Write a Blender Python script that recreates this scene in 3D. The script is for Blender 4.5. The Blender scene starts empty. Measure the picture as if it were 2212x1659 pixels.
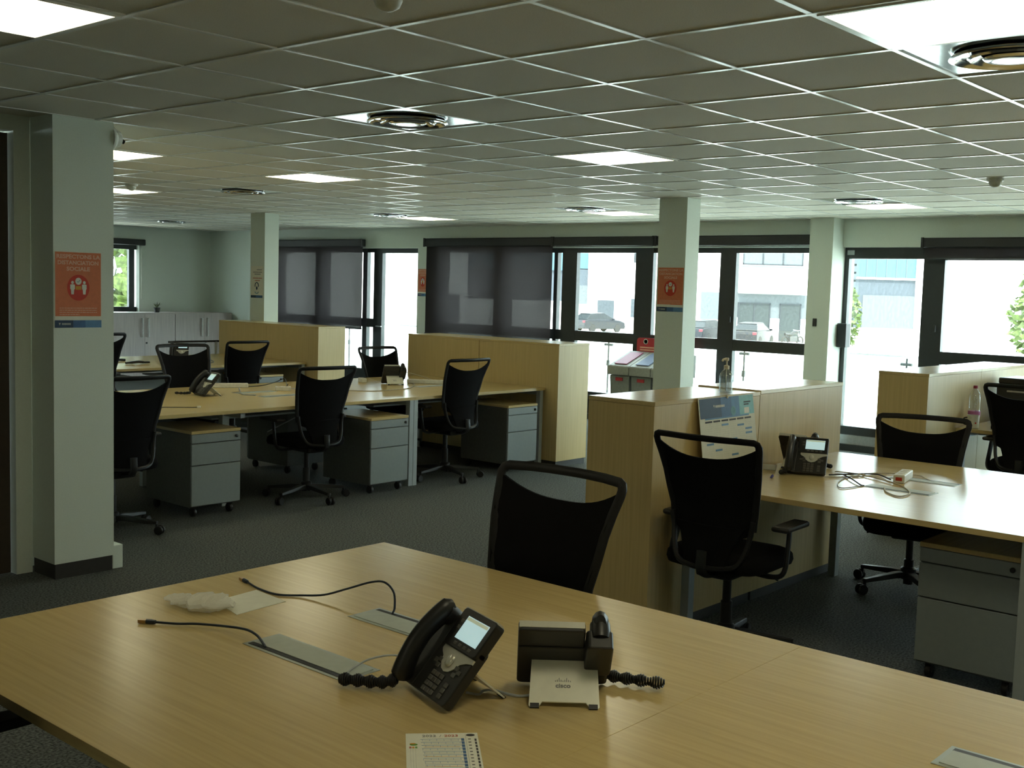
import bpy, bmesh, math, random
from mathutils import Vector, Matrix, noise
random.seed(7)
SC = bpy.context.scene
COL = SC.collection
PI = math.pi

# ------------------------------------------------------------------ camera
F_PX, YAW, PITCH, ROLL = 2450.57, 0.71803, -0.0842, 0.02882
CAM = Vector((-3.191, -2.240, 1.656))
fw = Vector((math.cos(PITCH)*math.cos(YAW), math.cos(PITCH)*math.sin(YAW), math.sin(PITCH)))
rt = Vector((math.sin(YAW), -math.cos(YAW), 0)); up = rt.cross(fw)
r2 = rt*math.cos(ROLL) + up*math.sin(ROLL); u2 = -rt*math.sin(ROLL) + up*math.cos(ROLL)
cd = bpy.data.cameras.new('camera'); cam = bpy.data.objects.new('camera', cd); COL.objects.link(cam)
cd.sensor_width = 36.0; cd.lens = F_PX/2212*36.0; cd.clip_start = 0.05; cd.clip_end = 600
M = Matrix((r2, u2, -fw)).transposed().to_4x4(); M.translation = CAM
cam.matrix_world = M
SC.camera = cam
# ------------------------------------------------------------------ world, sun, exposure
SKY = 12.0; SUN = 14.0; PANEL = 8.3
w = bpy.data.worlds.new('World'); SC.world = w; w.use_nodes = True
bg = w.node_tree.nodes['Background']; bg.inputs[0].default_value = (0.80, 0.96, 1.0, 1); bg.inputs[1].default_value = SKY
sl = bpy.data.lights.new('sun', 'SUN'); sl.energy = SUN; sl.angle = 0.01; sl.color = (1, .97, .9)
so = bpy.data.objects.new('sun', sl); COL.objects.link(so)
so.rotation_euler = Vector((0.62, 0.35, -0.75)).to_track_quat('-Z', 'Y').to_euler()
SC.view_settings.view_transform = 'Standard'; SC.view_settings.look = 'None'
SC.view_settings.exposure = 0.0; SC.view_settings.gamma = 1.0; SC.view_settings.use_curve_mapping = False

# ------------------------------------------------------------------ materials
def lin(c):
    return tuple(((x/255)/12.92 if x/255 <= .04045 else ((x/255+.055)/1.055)**2.4) for x in c)
MATS = {}
def mat(name, rgb, rough=.5, metal=0., var=.06, scale=40., bump=0., emit=0., spec=.5, stretch=None, lo=None, detail=4., coat=0.):
    """procedural principled material: noise varies the colour a little and may add fine relief"""
    if name in MATS: return MATS[name]
    m = bpy.data.materials.new(name); m.use_nodes = True; nt = m.node_tree; N = nt.nodes; L = nt.links
    b = N['Principled BSDF']
    tc = N.new('ShaderNodeTexCoord'); mp = N.new('ShaderNodeMapping'); nz = N.new('ShaderNodeTexNoise')
    L.new(tc.outputs['Object'], mp.inputs[0]); L.new(mp.outputs[0], nz.inputs['Vector'])
    if stretch: mp.inputs['Scale'].default_value = stretch
    nz.inputs['Scale'].default_value = scale; nz.inputs['Detail'].default_value = detail
    rp = N.new('ShaderNodeValToRGB'); L.new(nz.outputs['Fac'], rp.inputs[0])
    c1 = lo if lo else tuple(x*(1-var*2) for x in rgb); c2 = tuple(min(1, x*(1+var)) for x in rgb)
    rp.color_ramp.elements[0].position = .3; rp.color_ramp.elements[1].position = .7
    rp.color_ramp.elements[0].color = (*c1, 1); rp.color_ramp.elements[1].color = (*c2, 1)
    L.new(rp.outputs[0], b.inputs['Base Color'])
    b.inputs['Roughness'].default_value = rough; b.inputs['Metallic'].default_value = metal
    b.inputs['Specular IOR Level'].default_value = spec
    if coat: b.inputs['Coat Weight'].default_value = coat; b.inputs['Coat Roughness'].default_value = .2
    if bump:
        bp = N.new('ShaderNodeBump'); bp.inputs['Strength'].default_value = bump; bp.inputs['Distance'].default_value = .004
        L.new(nz.outputs['Fac'], bp.inputs['Height']); L.new(bp.outputs[0], b.inputs['Normal'])
    if emit:
        L.new(rp.outputs[0], b.inputs['Emission Color']); b.inputs['Emission Strength'].default_value = emit
    MATS[name] = m; return m
def see_through(name, rgb, clear, rough=.5, tint=(1, 1, 1), glossy=False):
    """thin sheet: part of the light passes straight through, the rest hits the sheet"""
    m = bpy.data.materials.new(name); m.use_nodes = True; nt = m.node_tree; N = nt.nodes; L = nt.links
    N.remove(N['Principled BSDF']); out = N['Material Output']
    tr = N.new('ShaderNodeBsdfTransparent'); tr.inputs[0].default_value = (*tint, 1)
    if glossy: s = N.new('ShaderNodeBsdfGlossy'); s.inputs['Roughness'].default_value = rough
    else: s = N.new('ShaderNodeBsdfDiffuse')
    s.inputs[0].default_value = (*rgb, 1)
    mx = N.new('ShaderNodeMixShader')
    nz = N.new('ShaderNodeTexNoise'); nz.inputs['Scale'].default_value = 30
    mr = N.new('ShaderNodeMapRange'); mr.inputs[3].default_value = clear*.9; mr.inputs[4].default_value = clear*1.1
    L.new(nz.outputs['Fac'], mr.inputs[0]); L.new(mr.outputs[0], mx.inputs[0])
    L.new(s.outputs[0], mx.inputs[1]); L.new(tr.outputs[0], mx.inputs[2]); L.new(mx.outputs[0], out.inputs[0])
    MATS[name] = m; return m
BE1, BE2 = (.575, .435, .195), (.525, .39, .168)
mat('beech_x', BE1, .22, lo=BE2, scale=9, stretch=(.25, 9, 9), detail=6)
mat('beech_y', BE1, .22, lo=BE2, scale=9, stretch=(9, .25, 9), detail=6)
mat('beech_z', BE1, .40, lo=BE2, scale=9, stretch=(9, 9, .25), detail=6)
mat('beech_edge', (.58, .44, .24), .45)
mat('pale_oak', (.50, .44, .42), .5, lo=(.40, .35, .34), scale=9, stretch=(9, 9, .3), detail=6)
mat('wall_paint', (.68, .74, .665), .75, var=.02, scale=150, bump=.05)
mat('ceiling_tile', (.63, .605, .50), .85, var=.05, scale=220, bump=.25)
mat('grid_white', (.85, .86, .82), .22, var=.02)
mat('slab', (.5, .5, .48), .9)
mat('carpet', (.128, .136, .126), .95, var=.42, scale=95, bump=.6, spec=.15)
mat('dark_plinth', (.03, .028, .025), .5)
mat('door_brown', (.05, .035, .022), .5)
mat('frame_black', (.018, .022, .022), .4)
mat('cassette', (.012, .013, .013), .55)
mat('chrome', (.75, .77, .78), .12, metal=1., var=.03)
mat('chair_black', (.008, .008, .0085), .55, spec=.3)
mat('chair_plastic', (.012, .0125, .013), .45, spec=.35)
mat('chair_fabric', (.006, .006, .0065), .95, scale=600, bump=.3, spec=.1)
mat('arm_rubber', (.022, .021, .018), .5)
mat('grey_metal', (.36, .40, .41), .42, var=.02)
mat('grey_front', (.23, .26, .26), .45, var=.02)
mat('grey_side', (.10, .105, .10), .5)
mat('black', (.006, .006, .006), .5)
mat('phone_black', (.012, .012, .012), .38)
mat('phone_dark', (.02, .02, .019), .45)
mat('key_grey', (.10, .096, .082), .3)
mat('silver', (.55, .54, .46), .30, metal=.25, var=.02)
mat('silver_plate', (.82, .80, .66), .28, metal=.0, var=.02)
mat('screen', (.55, .78, .82), .3, emit=.55, var=.02)
mat('screen_bar', (.62, .68, .50), .3, emit=.3, var=.02)
mat('flap_plate', (.40, .43, .36), .38, var=.03)
mat('flap_rim', (.42, .46, .42), .3, metal=.4, var=.02)
mat('cable_navy', (.012, .022, .035), .45)
mat('cable_grey', (.42, .44, .44), .5)
mat('cable_cream', (.52, .46, .32), .5)
mat('cable_dark', (.02, .022, .022), .5)
mat('white_plastic', (.72, .71, .62), .4)
mat('white_paper', (.76, .75, .64), .8, var=.02)
mat('orange_print', (.62, .17, .065), .6, var=.04)
mat('red_print', (.56, .035, .012), .6)
mat('title_print', (.72, .42, .30), .6)
mat('white_print', (.74, .72, .64), .6)
mat('yellow_print', (.62, .30, .02), .6)
mat('teal_print', (.12, .30, .36), .6)
mat('navy_print', (.015, .045, .10), .6)
mat('blue_print', (.05, .13, .29), .6)
mat('blue_mid_print', (.10, .24, .44), .6)
mat('aqua_print', (.22, .50, .52), .6)
mat('grey_print', (.25, .25, .24), .7)
mat('faint_print', (.50, .50, .45), .7)
mat('dark_print', (.05, .05, .05), .7)
mat('green_print', (.15, .32, .05), .7)
mat('red_soft', (.52, .16, .10), .7)
mat('bin_grey', (.20, .22, .21), .5)
mat('bin_lid', (.26, .275, .25), .5)
mat('bin_red', (.40, .03, .04), .45)
mat('bin_pink', (.26, .03, .10), .5)
mat('bin_blue', (.10, .14, .24), .5)
mat('pump_cream', (.70, .64, .48), .4)
mat('pen_blue', (.05, .05, .30), .35)
mat('gold', (.45, .28, .10), .3, metal=.6)
mat('red_cap', (.35, .02, .06), .4)
mat('pink_label', (.55, .18, .45), .5)
mat('leaf', (.075, .115, .022), .6, var=.3, scale=8)
mat('bark', (.10, .07, .04), .9)
mat('facade_white', (.80, .80, .78), .8)
mat('facade_grey', (.040, .050, .062), .8)
mat('facade_pale', (.072, .082, .088), .8)
mat('facade_blue', (.030, .072, .092), .5)
mat('garage', (.026, .034, .042), .6)
mat('ext_frame', (.009, .012, .016), .5)
mat('ext_glass', (.030, .036, .036), .3, spec=.2)
mat('paving', (.62, .62, .58), .9, scale=3)
mat('car_dark', (.006, .007, .010), .35, spec=.3)
mat('car_silver', (.016, .018, .022), .35, spec=.3)
mat('car_glass', (.012, .014, .015), .25, spec=.3)
mat('tyre', (.015, .015, .015), .8)
mat('hub', (.03, .031, .032), .4)
mat('tail_red', (.10, .004, .012), .4)
mat('steel', (.45, .46, .46), .3, metal=.9)
mat('bright_steel', (.78, .80, .80), .3, metal=.3)
mat('rail_post', (.035, .042, .042), .5)
mat('ivory', (.62, .62, .55), .5)
MATS['panel'] = mat('panel', (1.0, .93, .64), .5, var=.01, emit=PANEL)
see_through('glass', (1, 1, 1), .93, .02, (.97, 1, .99), True)
see_through('rail_glass', (1, 1, 1), .92, .03, (.96, 1, .99), True)
m = see_through('blind_fabric', (.035, .031, .032), .090)
_n = m.node_tree.nodes; _t = _n.new('ShaderNodeBsdfTranslucent'); _t.inputs[0].default_value = (.045, .041, .042, 1); _a = _n.new('ShaderNodeAddShader')
_mx = [q for q in _n if q.type == 'MIX_SHADER'][0]; _df = [q for q in _n if q.type == 'BSDF_DIFFUSE'][0]
m.node_tree.links.new(_df.outputs[0], _a.inputs[0]); m.node_tree.links.new(_t.outputs[0], _a.inputs[1]); m.node_tree.links.new(_a.outputs[0], _mx.inputs[1])
see_through('bubble', (.82, .81, .74), .45, .25, (1, 1, .95))
see_through('clear_plastic', (.85, .88, .90), .80, .08, (.93, .96, .98), True)

# ------------------------------------------------------------------ mesh helpers
def link(o, parent=None):
    COL.objects.link(o)
    if parent is not None: o.parent = parent
    return o
def tag(o, label=None, cat=None, group=None, kind=None):
    if label: o['label'] = label
    if cat: o['category'] = cat
    if group: o['group'] = group
    if kind: o['kind'] = kind
    return o
def thing(name, label, cat, loc=(0, 0, 0), rz=0., group=None):
    o = bpy.data.objects.new(name, None); link(o); o.empty_display_size = .1
    o.location = loc; o.rotation_euler = (0, 0, rz); return tag(o, label, cat, group)
def inst(name, me, parent, loc=(0, 0, 0), rot=(0, 0, 0)):
    o = bpy.data.objects.new(name, me); link(o, parent); o.location = loc; o.rotation_euler = rot; return o
def copy_tree(o, parent=None):
    c = o.copy(); COL.objects.link(c); c.parent = parent
    for ch in list(o.children): copy_tree(ch, c)
    return c
class MB:
    def __init__(s): s.v = []; s.f = []
    def poly(s, vs, fs):
        n = len(s.v); s.v += [tuple(p) for p in vs]; s.f += [tuple(i+n for i in q) for q in fs]; return s
    def box(s, x0, x1, y0, y1, z0, z1):
        return s.poly([(x0,y0,z0),(x1,y0,z0),(x1,y1,z0),(x0,y1,z0),(x0,y0,z1),(x1,y0,z1),(x1,y1,z1),(x0,y1,z1)],
                      [(0,3,2,1),(4,5,6,7),(0,1,5,4),(1,2,6,5),(2,3,7,6),(3,0,4,7)])
    def prism(s, pts, axis, a, b):
        """extrude a 2D outline along an axis (0,1,2); outline given in the other two axes in order"""
        def p3(p, t):
            q = list(p); q.insert(axis, t); return tuple(q)
        n = len(pts); vs = [p3(p, a) for p in pts] + [p3(p, b) for p in pts]
        fs = [tuple(range(n))[::-1], tuple(range(n, 2*n))] + [(i, (i+1) % n, n+(i+1) % n, n+i) for i in range(n)]
        return s.poly(vs, fs)
    def tube(s, pts, r, n=8, closed=False, flat=1.):
        P = [Vector(p) for p in pts]; m = len(P); R = r if isinstance(r, (list, tuple)) else [r]*m
        t0 = (P[1]-P[0]).normalized(); a = Vector((0, 0, 1)) if abs(t0.z) < .9 else Vector((1, 0, 0))
        nx = t0.cross(a).normalized(); base = len(s.v)
        for i in range(m):
            if closed: t = (P[(i+1) % m]-P[i-1])
            elif i == 0: t = P[1]-P[0]
            elif i == m-1: t = P[-1]-P[-2]
            else: t = P[i+1]-P[i-1]
            t = t.normalized() if t.length > 1e-9 else t0
            nx = (nx - t*nx.dot(t)); nx = nx.normalized() if nx.length > 1e-6 else t.orthogonal().normalized()
            ny = t.cross(nx)
            for k in range(n):
                c = 2*PI*k/n; s.v.append(tuple(P[i] + nx*(math.cos(c)*R[i]) + ny*(math.sin(c)*R[i]*flat)))
        for i in range(m if closed else m-1):
            j = (i+1) % m
            for k in range(n):
                k2 = (k+1) % n; s.f.append((base+i*n+k, base+i*n+k2, base+j*n+k2, base+j*n+k))
        if not closed:
            s.f.append(tuple(base+k for k in range(n))[::-1]); s.f.append(tuple(base+(m-1)*n+k for k in range(n)))
        return s
    def lathe(s, prof, n=20, c=(0, 0)):
        base = len(s.v); m = len(prof)
        for r, z in prof:
            for k in range(n): s.v.append((c[0]+r*math.cos(2*PI*k/n), c[1]+r*math.sin(2*PI*k/n), z))
        for i in range(m-1):
            for k in range(n):
                k2 = (k+1) % n; s.f.append((base+i*n+k, base+i*n+k2, base+(i+1)*n+k2, base+(i+1)*n+k))
        s.f.append(tuple(base+k for k in range(n))[::-1]); s.f.append(tuple(base+(m-1)*n+k for k in range(n)))
        return s
    def sheet(s, fn, nu, nv, th):
        """curved sheet of thickness th; fn(u,v)->(point, normal)"""
        base = len(s.v)
        for side in (.5, -.5):
            for i in range(nu+1):
                for j in range(nv+1):
                    p, q = fn(i/nu, j/nv); s.v.append(tuple(Vector(p)+Vector(q)*th*side))
        K = (nu+1)*(nv+1); ix = lambda i, j, k=0: base+k*K+i*(nv+1)+j
        for i in range(nu):
            for j in range(nv):
                s.f.append((ix(i,j), ix(i+1,j), ix(i+1,j+1), ix(i,j+1))); s.f.append((ix(i,j,1), ix(i,j+1,1), ix(i+1,j+1,1), ix(i+1,j,1)))
        for i in range(nu):
            s.f.append((ix(i,0), ix(i,0,1), ix(i+1,0,1), ix(i+1,0))); s.f.append((ix(i,nv), ix(i+1,nv), ix(i+1,nv,1), ix(i,nv,1)))
        for j in range(nv):
            s.f.append((ix(0,j), ix(0,j+1), ix(0,j+1,1), ix(0,j,1))); s.f.append((ix(nu,j), ix(nu,j,1), ix(nu,j+1,1), ix(nu,j+1)))
        return s
    def xf(s, m): s.v = [tuple(m @ Vector(p)) for p in s.v]; return s
    def mesh(s, name, m, smooth=False, bevel=0., seg=2):
        me = bpy.data.meshes.new(name); me.from_pydata(s.v, [], s.f); me.update()
        bm = bmesh.new(); bm.from_mesh(me)
        if bevel:
            es = [e for e in bm.edges if len(e.link_faces) == 2 and e.calc_face_angle(0) > .6]
            bmesh.ops.bevel(bm, geom=es, offset=bevel, segments=seg, profile=.5, affect='EDGES', clamp_overlap=True)
        bmesh.ops.recalc_face_normals(bm, faces=bm.faces[:]); bm.to_mesh(me); bm.free()
        if smooth:
            for p in me.polygons: p.use_smooth = True
            try: me.set_sharp_from_angle(angle=.7)
            except Exception: pass
        me.materials.append(MATS[m] if isinstance(m, str) else m); return me
    def build(s, name, m, parent=None, smooth=False, bevel=0., seg=2):
        return link(bpy.data.objects.new(name, s.mesh(name, m, smooth, bevel, seg)), parent)
def spline(pts, n=8):
    P = [Vector(p) for p in pts]; P = [P[0]*2-P[1]] + P + [P[-1]*2-P[-2]]; out = []
    for i in range(1, len(P)-2):
        for k in range(n):
            t = k/n; a, b, c, d = P[i-1], P[i], P[i+1], P[i+2]
            out.append(.5*((2*b)+(c-a)*t+(2*a-5*b+4*c-d)*t*t+(3*b-a-3*c+d)*t*t*t))
    out.append(P[-2]); return out
def text_mesh(s, size, m, align='CENTER', bold=0., squeeze=1.):
    cu = bpy.data.curves.new('lettering', 'FONT'); cu.body = s; cu.size = size; cu.align_x = align; cu.align_y = 'CENTER'
    cu.extrude = .0002; cu.offset = bold; cu.resolution_u = 3
    o = bpy.data.objects.new('lettering', cu); COL.objects.link(o)
    dg = bpy.context.evaluated_depsgraph_get(); me = bpy.data.meshes.new_from_object(o.evaluated_get(dg))
    bpy.data.objects.remove(o); bpy.data.curves.remove(cu); me.name = 'lettering'; me.materials.clear(); me.materials.append(MATS[m])
    if squeeze != 1: me.transform(Matrix.Diagonal((squeeze, 1, 1, 1)))
    return me
def put(me, name, parent, mtx):
    o = link(bpy.data.objects.new(name, me), parent); o.matrix_local = mtx; return o
def struct(o, label=None): return tag(o, label, kind='structure')

# ------------------------------------------------------------------ room shell
XE, YN, YS, XW0 = 8.45, 15.10, -5.2, -6.6
b = MB().box(XW0-.2, XE+.3, YS-.2, YN+.3, -.2, 0); struct(b.build('floor', 'carpet'), 'dark grey speckled carpet floor of the office')
ceiling = struct(MB().box(XW0-.2, XE+.45, YS-.2, YN+.3, 2.56, 2.9).build('ceiling', 'slab'), 'suspended ceiling of square mineral tiles in white metal grid')
# window wall: header, piers, base
we = struct(MB().box(XE, XE+.3, YS, YN, 2.20, 2.56).box(XE, XE+.3, 13.32, YN, 0, 2.2).box(XE, XE+.3, 9.60, 9.83, 0, 2.2)
            .box(XE, XE+.3, YS, -3.6, 0, 2.2).build('wall_east', 'wall_paint'), 'off-white wall above and between the dark framed windows')
struct(MB().box(8.20, XE+.3, 3.23, 3.50, 0, 2.56).build('wall_pier', 'wall_paint'), 'white pier between the glazed door and the window band')
# far wall with a window opening
struct(MB().box(-.25, 5.75, YN, YN+.3, 0, 2.56).box(7.06, XE+.3, YN, YN+.3, 0, 2.56).box(5.75, 7.06, YN, YN+.3, 0, 1.08).box(5.75, 7.06, YN, YN+.3, 2.2, 2.56)
       .build('wall_north', 'wall_paint'), 'pale far wall behind the low oak cupboards')
struct(MB().box(-.25, -.10, 3.98, YN, 0, 2.56).build('wall_partition', 'wall_paint'), 'partition wall hidden behind the near pillar')
struct(MB().box(-.335, -.245, 3.85, 3.98, 0, 2.56).box(-1.40, -.335, 3.85, 3.98, 2.42, 2.56).box(XW0, -1.40, 3.85, 3.98, 0, 2.56)
       .build('wall_doorway', 'wall_paint'), 'pale wall beside the dark brown door')
struct(MB().box(XW0-.2, XW0, YS, 3.98, 0, 2.56).build('wall_west', 'wall_paint'))
struct(MB().box(XW0, XE+.3, YS-.2, YS, 0, 2.56).build('wall_south', 'wall_paint'))
d1 = bpy.data.objects.new('door_1', None); link(d1); struct(d1, 'dark brown door at the left beside the white pillar')
MB().box(-1.39, -.345, 3.90, 3.945, .005, 2.41).build('door_leaf', 'door_brown', d1)
MB().tube([(-1.28, 3.90, 1.03), (-1.28, 3.85, 1.03), (-1.16, 3.85, 1.03)], .009).build('handle', 'steel', d1, True)
# near pillar, with dark skirting, white trunking stub, dome camera
struct(MB().box(-.243, .105, 3.60, 3.85, .085, 2.56).build('pillar_near', 'wall_paint'), 'white pillar with the orange poster beside the dark door')
struct(MB().box(-.236, .100, 3.607, 3.85, 0, .085).build('baseboard_pillar', 'dark_plinth'), 'dark recessed skirting at the foot of the near pillar')
o = MB().box(.106, .170, 3.615, 3.80, 0, .135).build('cable_trunking', 'wall_paint', bevel=.004); tag(o, 'short white trunking stub on the floor beside the poster pillar', 'trunking')
t = thing('dome_camera', 'white dome security camera on the side of the near pillar', 'camera', (.105, 3.66, 2.42))
MB().lathe([(.075, 0), (.075, .012), (.06, .03), (.055, .034)], 24).xf(Matrix.Rotation(PI/2, 4, 'Y')).build('mount', 'ivory', t, True)
MB().lathe([(.056, .02), (.055, .04), (.044, .066), (.02, .078), (.002, .08)], 20).xf(Matrix.Rotation(PI/2, 4, 'Y')).build('dome', 'ivory', t, True)
MB().lathe([(.012, 0), (.012, .012), (.004, .016)], 12).xf(Matrix.Translation((.07, -.03, -.012)) @ Matrix.Rotation(PI*.62, 4, 'Y')).build('lens', 'black', t, True)
# free-standing columns
for nm, x0, y0, lb in (('pillar_far', 5.48, 9.50, 'slim white column with the small white notice behind the cupboards'),
                       ('pillar_middle', 5.45, 3.305, 'square white column with the orange poster before the window band')):
    struct(MB().box(x0, x0+.215, y0, y0+.295, 0, 2.56).build(nm, 'wall_paint'), lb)
    struct(MB().box(x0-.008, x0+.223, y0-.008, y0+.303, 0, .09).build(nm.replace('pillar', 'baseboard'), 'dark_plinth'))

# ------------------------------------------------------------------ ceiling tiles, bars, lamps, vents
LAMPS = [(-2, 0), (3, 4), (8, 4), (2, -3), (8, 1), (13, 4), (3, 11), (8, 11), (13, 11), (-3, -3), (-2, 4), (-2, 11), (-7, 0), (-3, -8), (18, 4)]  # last six are out of view, added to brighten desks and room
VENTS = [(-2, 1), (3, 1), (11, 5), (3, 10), (8, 10), (13, 10), (21, 10), (-2, 10)]
J0, J1, I0, I1 = -11, 15, -9, 26
tile_me = MB().box(-.288, .288, -.288, .288, 0, .016).mesh('ceiling_tile', 'ceiling_tile')
cells = []
for i in range(I0, I1):
    for j in range(J0, J1):
        if (i, j) in LAMPS or (i, j) in VENTS: continue
        x, y = (j+.5)*.6, (i+.5)*.6
        if x > XE-.02 or y > YN or x < XW0 or y < YS: continue
        if x < -.2 and y > 4.0: continue
        d = Vector((x, y, 2.5))-CAM; z = d.dot(fw); vis = z > .3 and abs(d.dot(r2)/z) < .55 and abs(d.dot(u2)/z) < .42
        cells.append((0 if vis else 1, d.length, x, y))
cells.sort(); rest = MB()
for n, (h, dd, x, y) in enumerate(cells):
    if n < 300 and h == 0: inst('ceiling_tile', tile_me, ceiling, (x, y, 2.502))
    else: rest.box(x-.288, x+.288, y-.288, y+.288, 2.502, 2.518)
o = rest.build('far_ceiling_tiles', 'ceiling_tile', ceiling); tag(o, kind='stuff')
bar = MB().box(-.011, .011, 0, 1, 0, .02).mesh('grid_bar', 'grid_white')
for j in range(J0, J1):
    x = j*.6; y0, y1 = YS, (YN if x > -.15 else 4.0)
    o = inst('grid_bar', bar, ceiling, (x, y0, 2.498)); o.scale = (1, y1-y0, 1)
for i in range(I0, I1):
    y = i*.6; x0 = XW0 if y < 4 else -.2
    if y < YS or y > YN: continue
    o = inst('grid_bar', bar, ceiling, (x0, y, 2.4985), (0, 0, -PI/2)); o.scale = (.9, XE-x0, 1)
lamp0 = None
for n, (i, j) in enumerate(LAMPS):
    x, y = (j+.5)*.6, (i+.5)*.6
    if lamp0 is None:
        lamp0 = thing('ceiling_lamp', 'x', 'ceiling lamp')
        f = MB()
        for a, b_, c_, d_ in ((-.288, .288, -.288, -.272), (-.288, .288, .272, .288), (-.288, -.272, -.272, .272), (.272, .288, -.272, .272)): f.box(a, b_, c_, d_, -.006, .03)
        f.build('frame', 'grid_white', lamp0)
        MB().box(-.272, .272, -.272, .272, -.002, .01).build('diffuser', 'panel', lamp0)
        o = lamp0
    else: o = copy_tree(lamp0)
    o.location = (x, y, 2.5)
    o['label'] = {0: 'lit square ceiling lamp beside the large chrome air diffuser over the desks', 1: 'lit square ceiling lamp in front of the middle column',
        2: 'lit square ceiling lamp over the desk row with pedestals', 3: 'lit square ceiling lamp near the ceiling edge over the front desk', 4: 'lit square ceiling lamp showing just past the near pillar',
        5: 'smaller lit ceiling lamp past the pillar over the second desk row', 6: 'lit square ceiling lamp near the glazed door', 7: 'lit ceiling lamp beside the top of the middle column',
        8: 'lit ceiling lamp near the bright glazed door', 9: 'added out-of-view lamp brightening the near end of the front desk', 10: 'added out-of-view lamp over the right desk beyond the power brick',
        11: 'added out-of-view lamp over the far right desk by the windows', 12: 'added out-of-view lamp over the end of the right desk row', 13: 'added out-of-view lamp near the blank west wall',
        14: 'added unseen lamp over the second desk row beyond the pillar'}.get(n, 'lit square ceiling lamp panel away from the desks')
    o['group'] = 'square ceiling lamps'
vent0 = None
VL = ['large chrome round air diffuser beside a lit lamp over the right desks', 'chrome round air diffuser in the middle of the ceiling', 'small round air diffuser over the second desk row', 'round air diffuser by the lamp near the glazed door',
      'round air diffuser by the lamp before the middle column', 'round air diffuser by the lamp near the bright door', 'dull round air diffuser far back over the cupboards', 'round air diffuser away from the desks']
for n, (i, j) in enumerate(VENTS):
    x, y = (j+.5)*.6, (i+.5)*.6
    if vent0 is None:
        vent0 = thing('air_diffuser', 'x', 'air vent')
        MB().box(-.288, .288, -.288, .288, .004, .012).build('plate', 'chrome', vent0)
        MB().lathe([(.19, .004), (.205, -.004), (.21, -.012), (.2, -.014), (.185, -.004), (.165, .003)], 36).build('outer_ring', 'chrome', vent0, True)
        MB().lathe([(.135, .003), (.15, -.010), (.14, -.016), (.12, -.008), (.105, .003)], 36).build('middle_ring', 'chrome', vent0, True)
        MB().lathe([(.085, .003), (.10, -.012), (.09, -.018), (.06, -.02), (.004, -.021)], 32).build('centre_cone', 'chrome', vent0, True)
        o = vent0
    else: o = copy_tree(vent0)
    o.location = (x, y, 2.5); o['label'] = VL[n]; o['group'] = 'round air diffusers'
det0 = None
for n, (x, y, lb) in enumerate(((-.935, .245, 'white smoke detector dome on the ceiling over the front desk'), (4.87, .47, 'small white smoke detector on the ceiling near the glazed door'), (2.33, 7.23, 'small white smoke detector on the ceiling near the pillar'))):
    if det0 is None:
        det0 = thing('smoke_detector', lb, 'detector'); o = det0
        MB().lathe([(.055, 0), (.055, -.016), (.048, -.022)], 24).build('base', 'ivory', det0, True)
        MB().lathe([(.04, -.02), (.042, -.032), (.034, -.05), (.016, -.06), (.002, -.062)], 24).build('head', 'ivory', det0, True)
    else: o = copy_tree(det0)
    o.location = (x, y, 2.498); o['label'] = lb; o['group'] = 'smoke detectors'

# ------------------------------------------------------------------ windows and glazed doors (frames dark, panes clear)
def glazing(name, label, y0, y1, cols, rows, z0, z1, x=XE+.06, rail=.07):
    """cols: list of (ya,yb) glass spans; rows: list of (za,zb) glass spans"""
    r = bpy.data.objects.new(name, None); link(r); struct(r, label)
    cols = sorted(cols); edges = [y0] + [q for c in cols for q in c] + [y1]
    for k in range(0, len(edges), 2):
        if edges[k+1]-edges[k] > .005: MB().box(x, x+.07, edges[k], edges[k+1], z0, z1).build('stile', 'frame_black', r)
    for (ya, yb) in cols:
        zed = [z0] + [q for c in sorted(rows) for q in c] + [z1]
        for k in range(0, len(zed), 2):
            if zed[k+1]-zed[k] > .005: MB().box(x+.002, x+.068, ya, yb, zed[k], zed[k+1]).build('rail', 'frame_black', r)
        for (za, zb) in rows: MB().box(x+.030, x+.038, ya-.01, yb+.01, za-.01, zb+.01).build('pane', 'glass', r)
    return r
UP, LO = (1.13, 2.14), (.35, 1.0)
glazing('window_1', 'dark framed window behind the left lowered blind', 10.80, 13.32, [(10.85, 11.0), (11.1, 11.95), (12.25, 13.1)], [LO, UP], 0, 2.2)
d = glazing('door_2', 'glaring glazed door between the two lowered blinds', 9.83, 10.80, [(9.86, 10.66)], [(.26, 2.13)], 0, 2.2)
MB().tube([(XE+.06, 10.73, 1.02), (XE+.01, 10.73, 1.02), (XE+.01, 10.61, 1.02)], .009).build('handle', 'steel', d, True)
glazing('window_2', 'dark framed window behind the middle lowered blind', 7.14, 9.60, [(7.16, 7.24), (7.30, 8.08), (8.37, 9.30)], [LO, UP], 0, 2.2)
w3 = glazing('window_3', 'dark framed window with clear panes beside the recycling bins', 4.68, 7.14, [(4.78, 5.73), (5.99, 6.92)], [LO, UP], 0, 2.2)
w4 = glazing('window_4', 'dark framed clear window beside the white pier', 3.50, 4.68, [(3.52, 4.57)], [LO, UP], 0, 2.2)
MB().box(XE+.03, XE+.06, 4.60, 4.63, 1.33, 1.40).build('handle', 'frame_black', w4, bevel=.005)
d = glazing('door_3', 'dark framed glazed door to the terrace beside the white pier', 2.28, 3.23, [(2.36, 3.20-.02)], [(.26, 2.08)], 0, 2.2)
MB().box(XE-.06, XE+.06, 3.12, 3.225, 1.12, 1.38).build('lock_box', 'black', d, bevel=.008)
MB().box(XE+.05, XE+.062, 3.12, 3.2, 2.12, 2.17).build('hinge', 'grey_metal', d)
MB().box(XE+.02, XE+.06, 2.28, 3.23, .07, .17).build('threshold', 'steel', d)
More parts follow.
